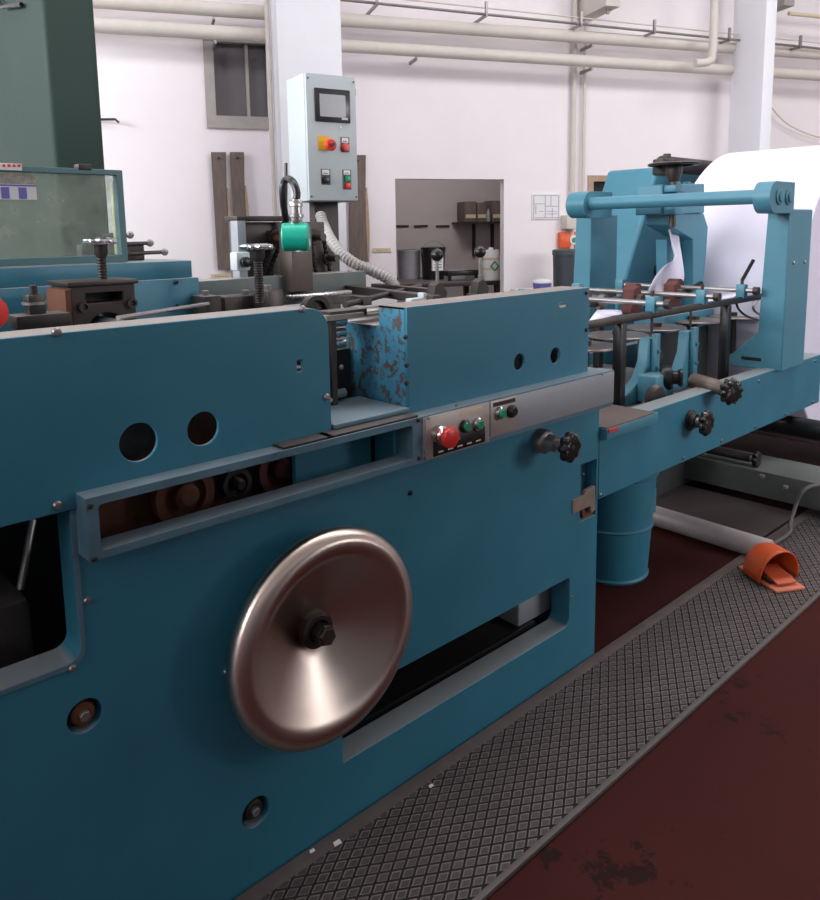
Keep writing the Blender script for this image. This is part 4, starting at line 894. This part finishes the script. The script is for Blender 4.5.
MB().box((spn.x-.05, yk-.07, zoom(0, 325).z), (spn.x+.05, yk, zoom(0, 275).z), .006).build('spindle_nut', TEAL2, un)
hz = zoom(320, 160).z
hw = MB().lathe([(.10, -.006), (.135, -.006), (.14, .002), (.13, .008), (.10, .006), (.04, .0), (.045, -.04), (.028, -.09), (.028, .02), (0, .02)], (spn.x, yk-.03, hz), (0, 0, 1), 40, False).build('clamp_wheel', IRON, un)
tA = at(684, 166, 2.66); MB().cyl((tA.x-.3, 2.66, tA.z), (tA.x+1.2, 2.66, tA.z), .055, n=24).build('tie_tube', STEEL, un)
MB().box((spn.x+.03, yk+.05, hz-.05), (spn.x+.17, yk+.12, hz+.04), .01).build('tie_bracket', IRON, un)
hexbolt((spn.x+.12, yk+.08, hz+.05), .022, .022, un, IRON, (0, 0, 1))
# arm of the near side beyond the frame
MB().box((XC-.12, YN-.25, .02), (XC+.12, YN-.11, ZCn+.1), .01).build('near_arm', TEAL2, un)
# floor beams of the unwinder
fb = MB().box((4.29, 0.62, .055), (4.62, 3.2, .205), .006).build('floor_beam', OLIVE, un)
for (u, v) in ((785, 488), (762, 477)): hexbolt(atz(u, v, .205), .016, .014, fb, GREYM, (0, 0, 1))
p = atz(752, 467, .205); sl = MB().cyl((p.x+.02, p.y+.02, .25), (p.x+.02, p.y+.9, .25), .025, n=18).build('beam_rod', STEEL, un); star_knob(V(p.x+.02, p.y, .25), (0, -1, 0), .045, un, 8, .03)
MB().box((p.x-.02, p.y+.3, .2), (p.x+.06, p.y+.36, .27), .004).build('rod_support', OLIVE, un)
MB().box((4.36, 1.12, .205), (4.56, 1.35, .222), .003).build('beam_plate', OLIVE, un)
MB().box((4.3, .7, .0), (4.6, .8, .055)).build('beam_foot', OLIVE, un); MB().box((4.3, 2.6, .0), (4.6, 2.7, .055)).build('beam_foot', OLIVE, un)
ra_ = at(784, 425, 1.55)
MB().cyl((ra_.x, 1.3, ra_.z), (ra_.x, 2.9, ra_.z), .055, n=24).build('web_roller', BLACK, un)
# grey tube on the floor
tz_ = .055; ta = atz(770, 549, .06); o = MB().lathe([(.05, 0), (.053, .003), (.053, 1.5), (.05, 1.503), (.04, 1.503), (.04, 0)], (3.585, 1.37, .0535), (0.04, 1, 0), 36).build('floor_tube', TUBM); tag(o, 'long grey tube lying across the floor under the side beam', 'tube')
MB().box((3.70, 1.5, .0), (4.28, 2.9, .02), .003).build('floor_plate', mat('dark_floor_plate', (62, 52, 52), .6, noise=.2), un)

# twisted paper web and loose sheets
def strip(rows, name, m, parent=None, th=.0015):
    t = bmesh.new(); A = [[t.verts.new(Vector(p)) for p in r] for r in rows]
    for r1, r2 in zip(A, A[1:]):
        for k in range(len(r1)-1): t.faces.new((r1[k], r1[k+1], r2[k+1], r2[k]))
    bmesh.ops.recalc_face_normals(t, faces=t.faces[:])
    b_ = MB(); me = bpy.data.meshes.new('tmp'); t.to_mesh(me); t.free(); b_.bm.from_mesh(me)
    o = b_.build(name, m, parent, ang=80); s_ = o.modifiers.new('solid', 'SOLIDIFY'); s_.thickness = th; return o
Lc = curve_pts([at(669, 223, 2.2), at(671, 235, 2.18), at(674, 248, 2.14), at(676, 258, 2.1), at(664, 266, 2.06), at(655, 277, 2.02), at(648, 290, 1.98), at(640, 298, 1.97)], 6)
Rc = curve_pts([at(671, 224, 2.2), at(678, 233, 2.2), at(680, 246, 2.18), at(682, 258, 2.16), at(684, 276, 2.12), at(681, 284, 2.1), at(664, 293, 2.05), at(650, 298, 2.0)], 6)
rows = [[a_.lerp(b_, k/5)+V(0, .03*math.sin(PI*k/5), 0) for k in range(6)] for a_, b_ in zip(Lc, Rc)]
o = strip(rows, 'paper_web', PAPER); tag(o, 'twisted white paper strip hanging from the clamp into the feed frame', 'paper strip')
zz = zr-.02
def sheet(pts, label, h=0):
    rows = [[Vector(pts[0]).lerp(Vector(pts[1]), k/4)+V(0, 0, h*math.sin(PI*k/4)) for k in range(5)], [Vector(pts[3]).lerp(Vector(pts[2]), k/4)+V(0, 0, h*math.sin(PI*k/4)) for k in range(5)]]
    o = strip(rows, 'paper_sheet', PAPER); tag(o, label, 'paper', 'loose paper sheets in the feed frame'); return o
sheet([at(588, 322, 1.72), at(622, 314, 1.86), at(622, 310, 2.05), at(597, 310, 2.0)], 'white paper sheet lying just right of the guard box end', .002)
sheet([at(690, 307, 1.74), at(745, 296, 1.74), at(745, 291, 1.95), at(700, 300, 1.95)], 'white paper sheet under the guide rail left of the near post', .005)
sheet([at(640, 318, 1.72), at(655, 314, 1.72), at(655, 310, 1.9), at(642, 313, 1.9)], 'small white paper sheet between the two rusty carriers', .004)
# cable looping under the rail
o = MB().tube(curve_pts([at(735, 297, 1.75), at(738, 308, 1.75), at(745, 315, 1.74), at(755, 319, 1.74), at(762, 321, 1.74)], 8), .006).build('rail_cable', BLACK, ff)
MB().tube(curve_pts([at(762, 297, 1.8), at(755, 303, 1.8), at(754, 310, 1.8), at(762, 316, 1.8)], 8), .007).build('wire_hook', GREYM, ff)

# ------------------------------------------------------------------ mat, pedal, scraps on the floor
mx0, mx1, my0, my1 = -.6, 4.6, 1.085, 1.486
mt = thing('floor_mat', ((mx0+mx1)/2, (my0+my1)/2, 0), 'long black rubber mat with a diamond pattern along the machine foot', 'mat')
MB().box((mx0, my0, 0), (mx1, my1, .010)).build('mat_base', MATG, mt, smooth=False)
t = bmesh.new(); px_, py_ = .054, .034; g = .15
nx = int((mx1-mx0)/px_); ny = int((my1-my0)/py_)
for i in range(2*nx):
    for j in range(ny+1):
        cx_ = mx0+.5*px_*i+.02; cy_ = my0+py_*(j+(.5 if i % 2 else 0))+.012
        if cx_ < -.1 or cx_ > mx1-.03 or cy_ > my1-.03 or cy_ < my0+.006: continue
        a_, b_ = px_*.5*(1-g), py_*.5*(1-g)
        bot = [t.verts.new((cx_+dx*a_, cy_+dy*b_, .010)) for dx, dy in ((1, 0), (0, 1), (-1, 0), (0, -1))]
        top = [t.verts.new((cx_+dx*a_*.92, cy_+dy*b_*.92, .0145)) for dx, dy in ((1, 0), (0, 1), (-1, 0), (0, -1))]
        inn = [t.verts.new((cx_+dx*a_*.7, cy_+dy*b_*.7, .0138)) for dx, dy in ((1, 0), (0, 1), (-1, 0), (0, -1))]
        t.faces.new(inn)
        for k in range(4):
            t.faces.new((bot[k], bot[(k+1) % 4], top[(k+1) % 4], top[k]))
            t.faces.new((top[k], top[(k+1) % 4], inn[(k+1) % 4], inn[k])).material_index = 1
b_ = MB(); me = bpy.data.meshes.new('tmp'); t.to_mesh(me); t.free(); b_.bm.from_mesh(me); o = b_.build('diamond_ribs', MATM, mt, smooth=False); tag(o, kind='stuff'); o.data.materials.append(mat('worn_rib_edge', (112, 102, 100), .6, noise=.3, scale=5))
MB().box((mx0, my1-.045, .009), (mx1, my1-.001, .0148), .001).build('mat_border', mat('dusty_mat_border', (94, 82, 80), .8, noise=.25, scale=9), mt)
MB().box((mx0, my0-.012, 0), (mx1, my0+.006, .0155), .003).build('mat_edge', mat('mat_edge_rubber', (92, 84, 82), .6), mt)
# pedal
pc = atz(780, 583, .015); px, py = pc.x, pc.y+.02
pd = thing('foot_pedal', (px, py, .0145), 'orange hooded foot pedal standing on the rubber mat', 'foot pedal')
MB().box((px-.075, py-.10, .0147), (px+.075, py+.16, .028), .006).build('pedal_base', mat('pedal_base_paint', (196, 112, 82), .6, wear=.3, wearcol=(150, 110, 92)), pd)
rows = []
for k in range(11):
    f = k/10; y = py+.15-.19*f; s_ = math.sqrt(max(0.0, 1-(1-min(1, f*1.7+.06))**2)); wv, hv = .095*s_+.005, .135*s_+.01
    rows.append([(px+wv*math.cos(PI-a*PI/18)*1.0, y+.02*(1-math.sin(a*PI/18))*(f), .028+hv*math.sin(a*PI/18)**.8) for a in range(19)])
o = strip(rows, 'pedal_hood', ORANGE, pd, .005)
MB().box((px-.05, py-.075, .05), (px+.05, py+.06, .062), .005, Matrix.Translation((px, py, .05)) @ Matrix.Rotation(.22, 4, 'X') @ Matrix.Translation((-px, -py, -.05))).build('treadle', mat('treadle_paint', (190, 84, 50), .5, wear=.4), pd)
MB().box((px-.06, py-.04, .028), (px+.06, py+.1, .045)).build('switch_block', IRON, pd)
cb_ = curve_pts([(px+.11, py+.13, .05), (px+.19, py+.16, .035), atz(788, 534, .03), atz(790, 524, .06), atz(796, 505, .13), atz(802, 492, .2), atz(812, 486, .225), atz(832, 484, .222)], 8)
MB().tube([Matrix.Rotation(.52, 3, 'Z') @ (Vector(p)-V(px, py, 0))+V(px, py, 0) for p in cb_], .010, 10).build('pedal_cable', mat('cable_grey', (92, 88, 86), .6), pd)
pd.rotation_euler.z = -.52
# scraps on the mat
for k, (u, v, w_, lab) in enumerate(((431, 786, .008, 'tiny white paper scrap on the middle of the mat, highest of three'), (337, 843, .012, 'largest tiny white paper scrap on the mat near the machine foot'), (312, 851, .008, 'tiny white paper scrap on the mat, leftmost of three'))):
    p = atz(u, v, .015); o = MB().prism([(p.x-w_, p.y-w_*.5), (p.x+w_*.8, p.y-w_*.7), (p.x+w_, p.y+w_*.5), (p.x-w_*.6, p.y+w_*.6)], [], 'z', .0146, .0166).build('paper_scrap', WHITEP); tag(o, lab, 'scrap', 'paper scraps on the mat')
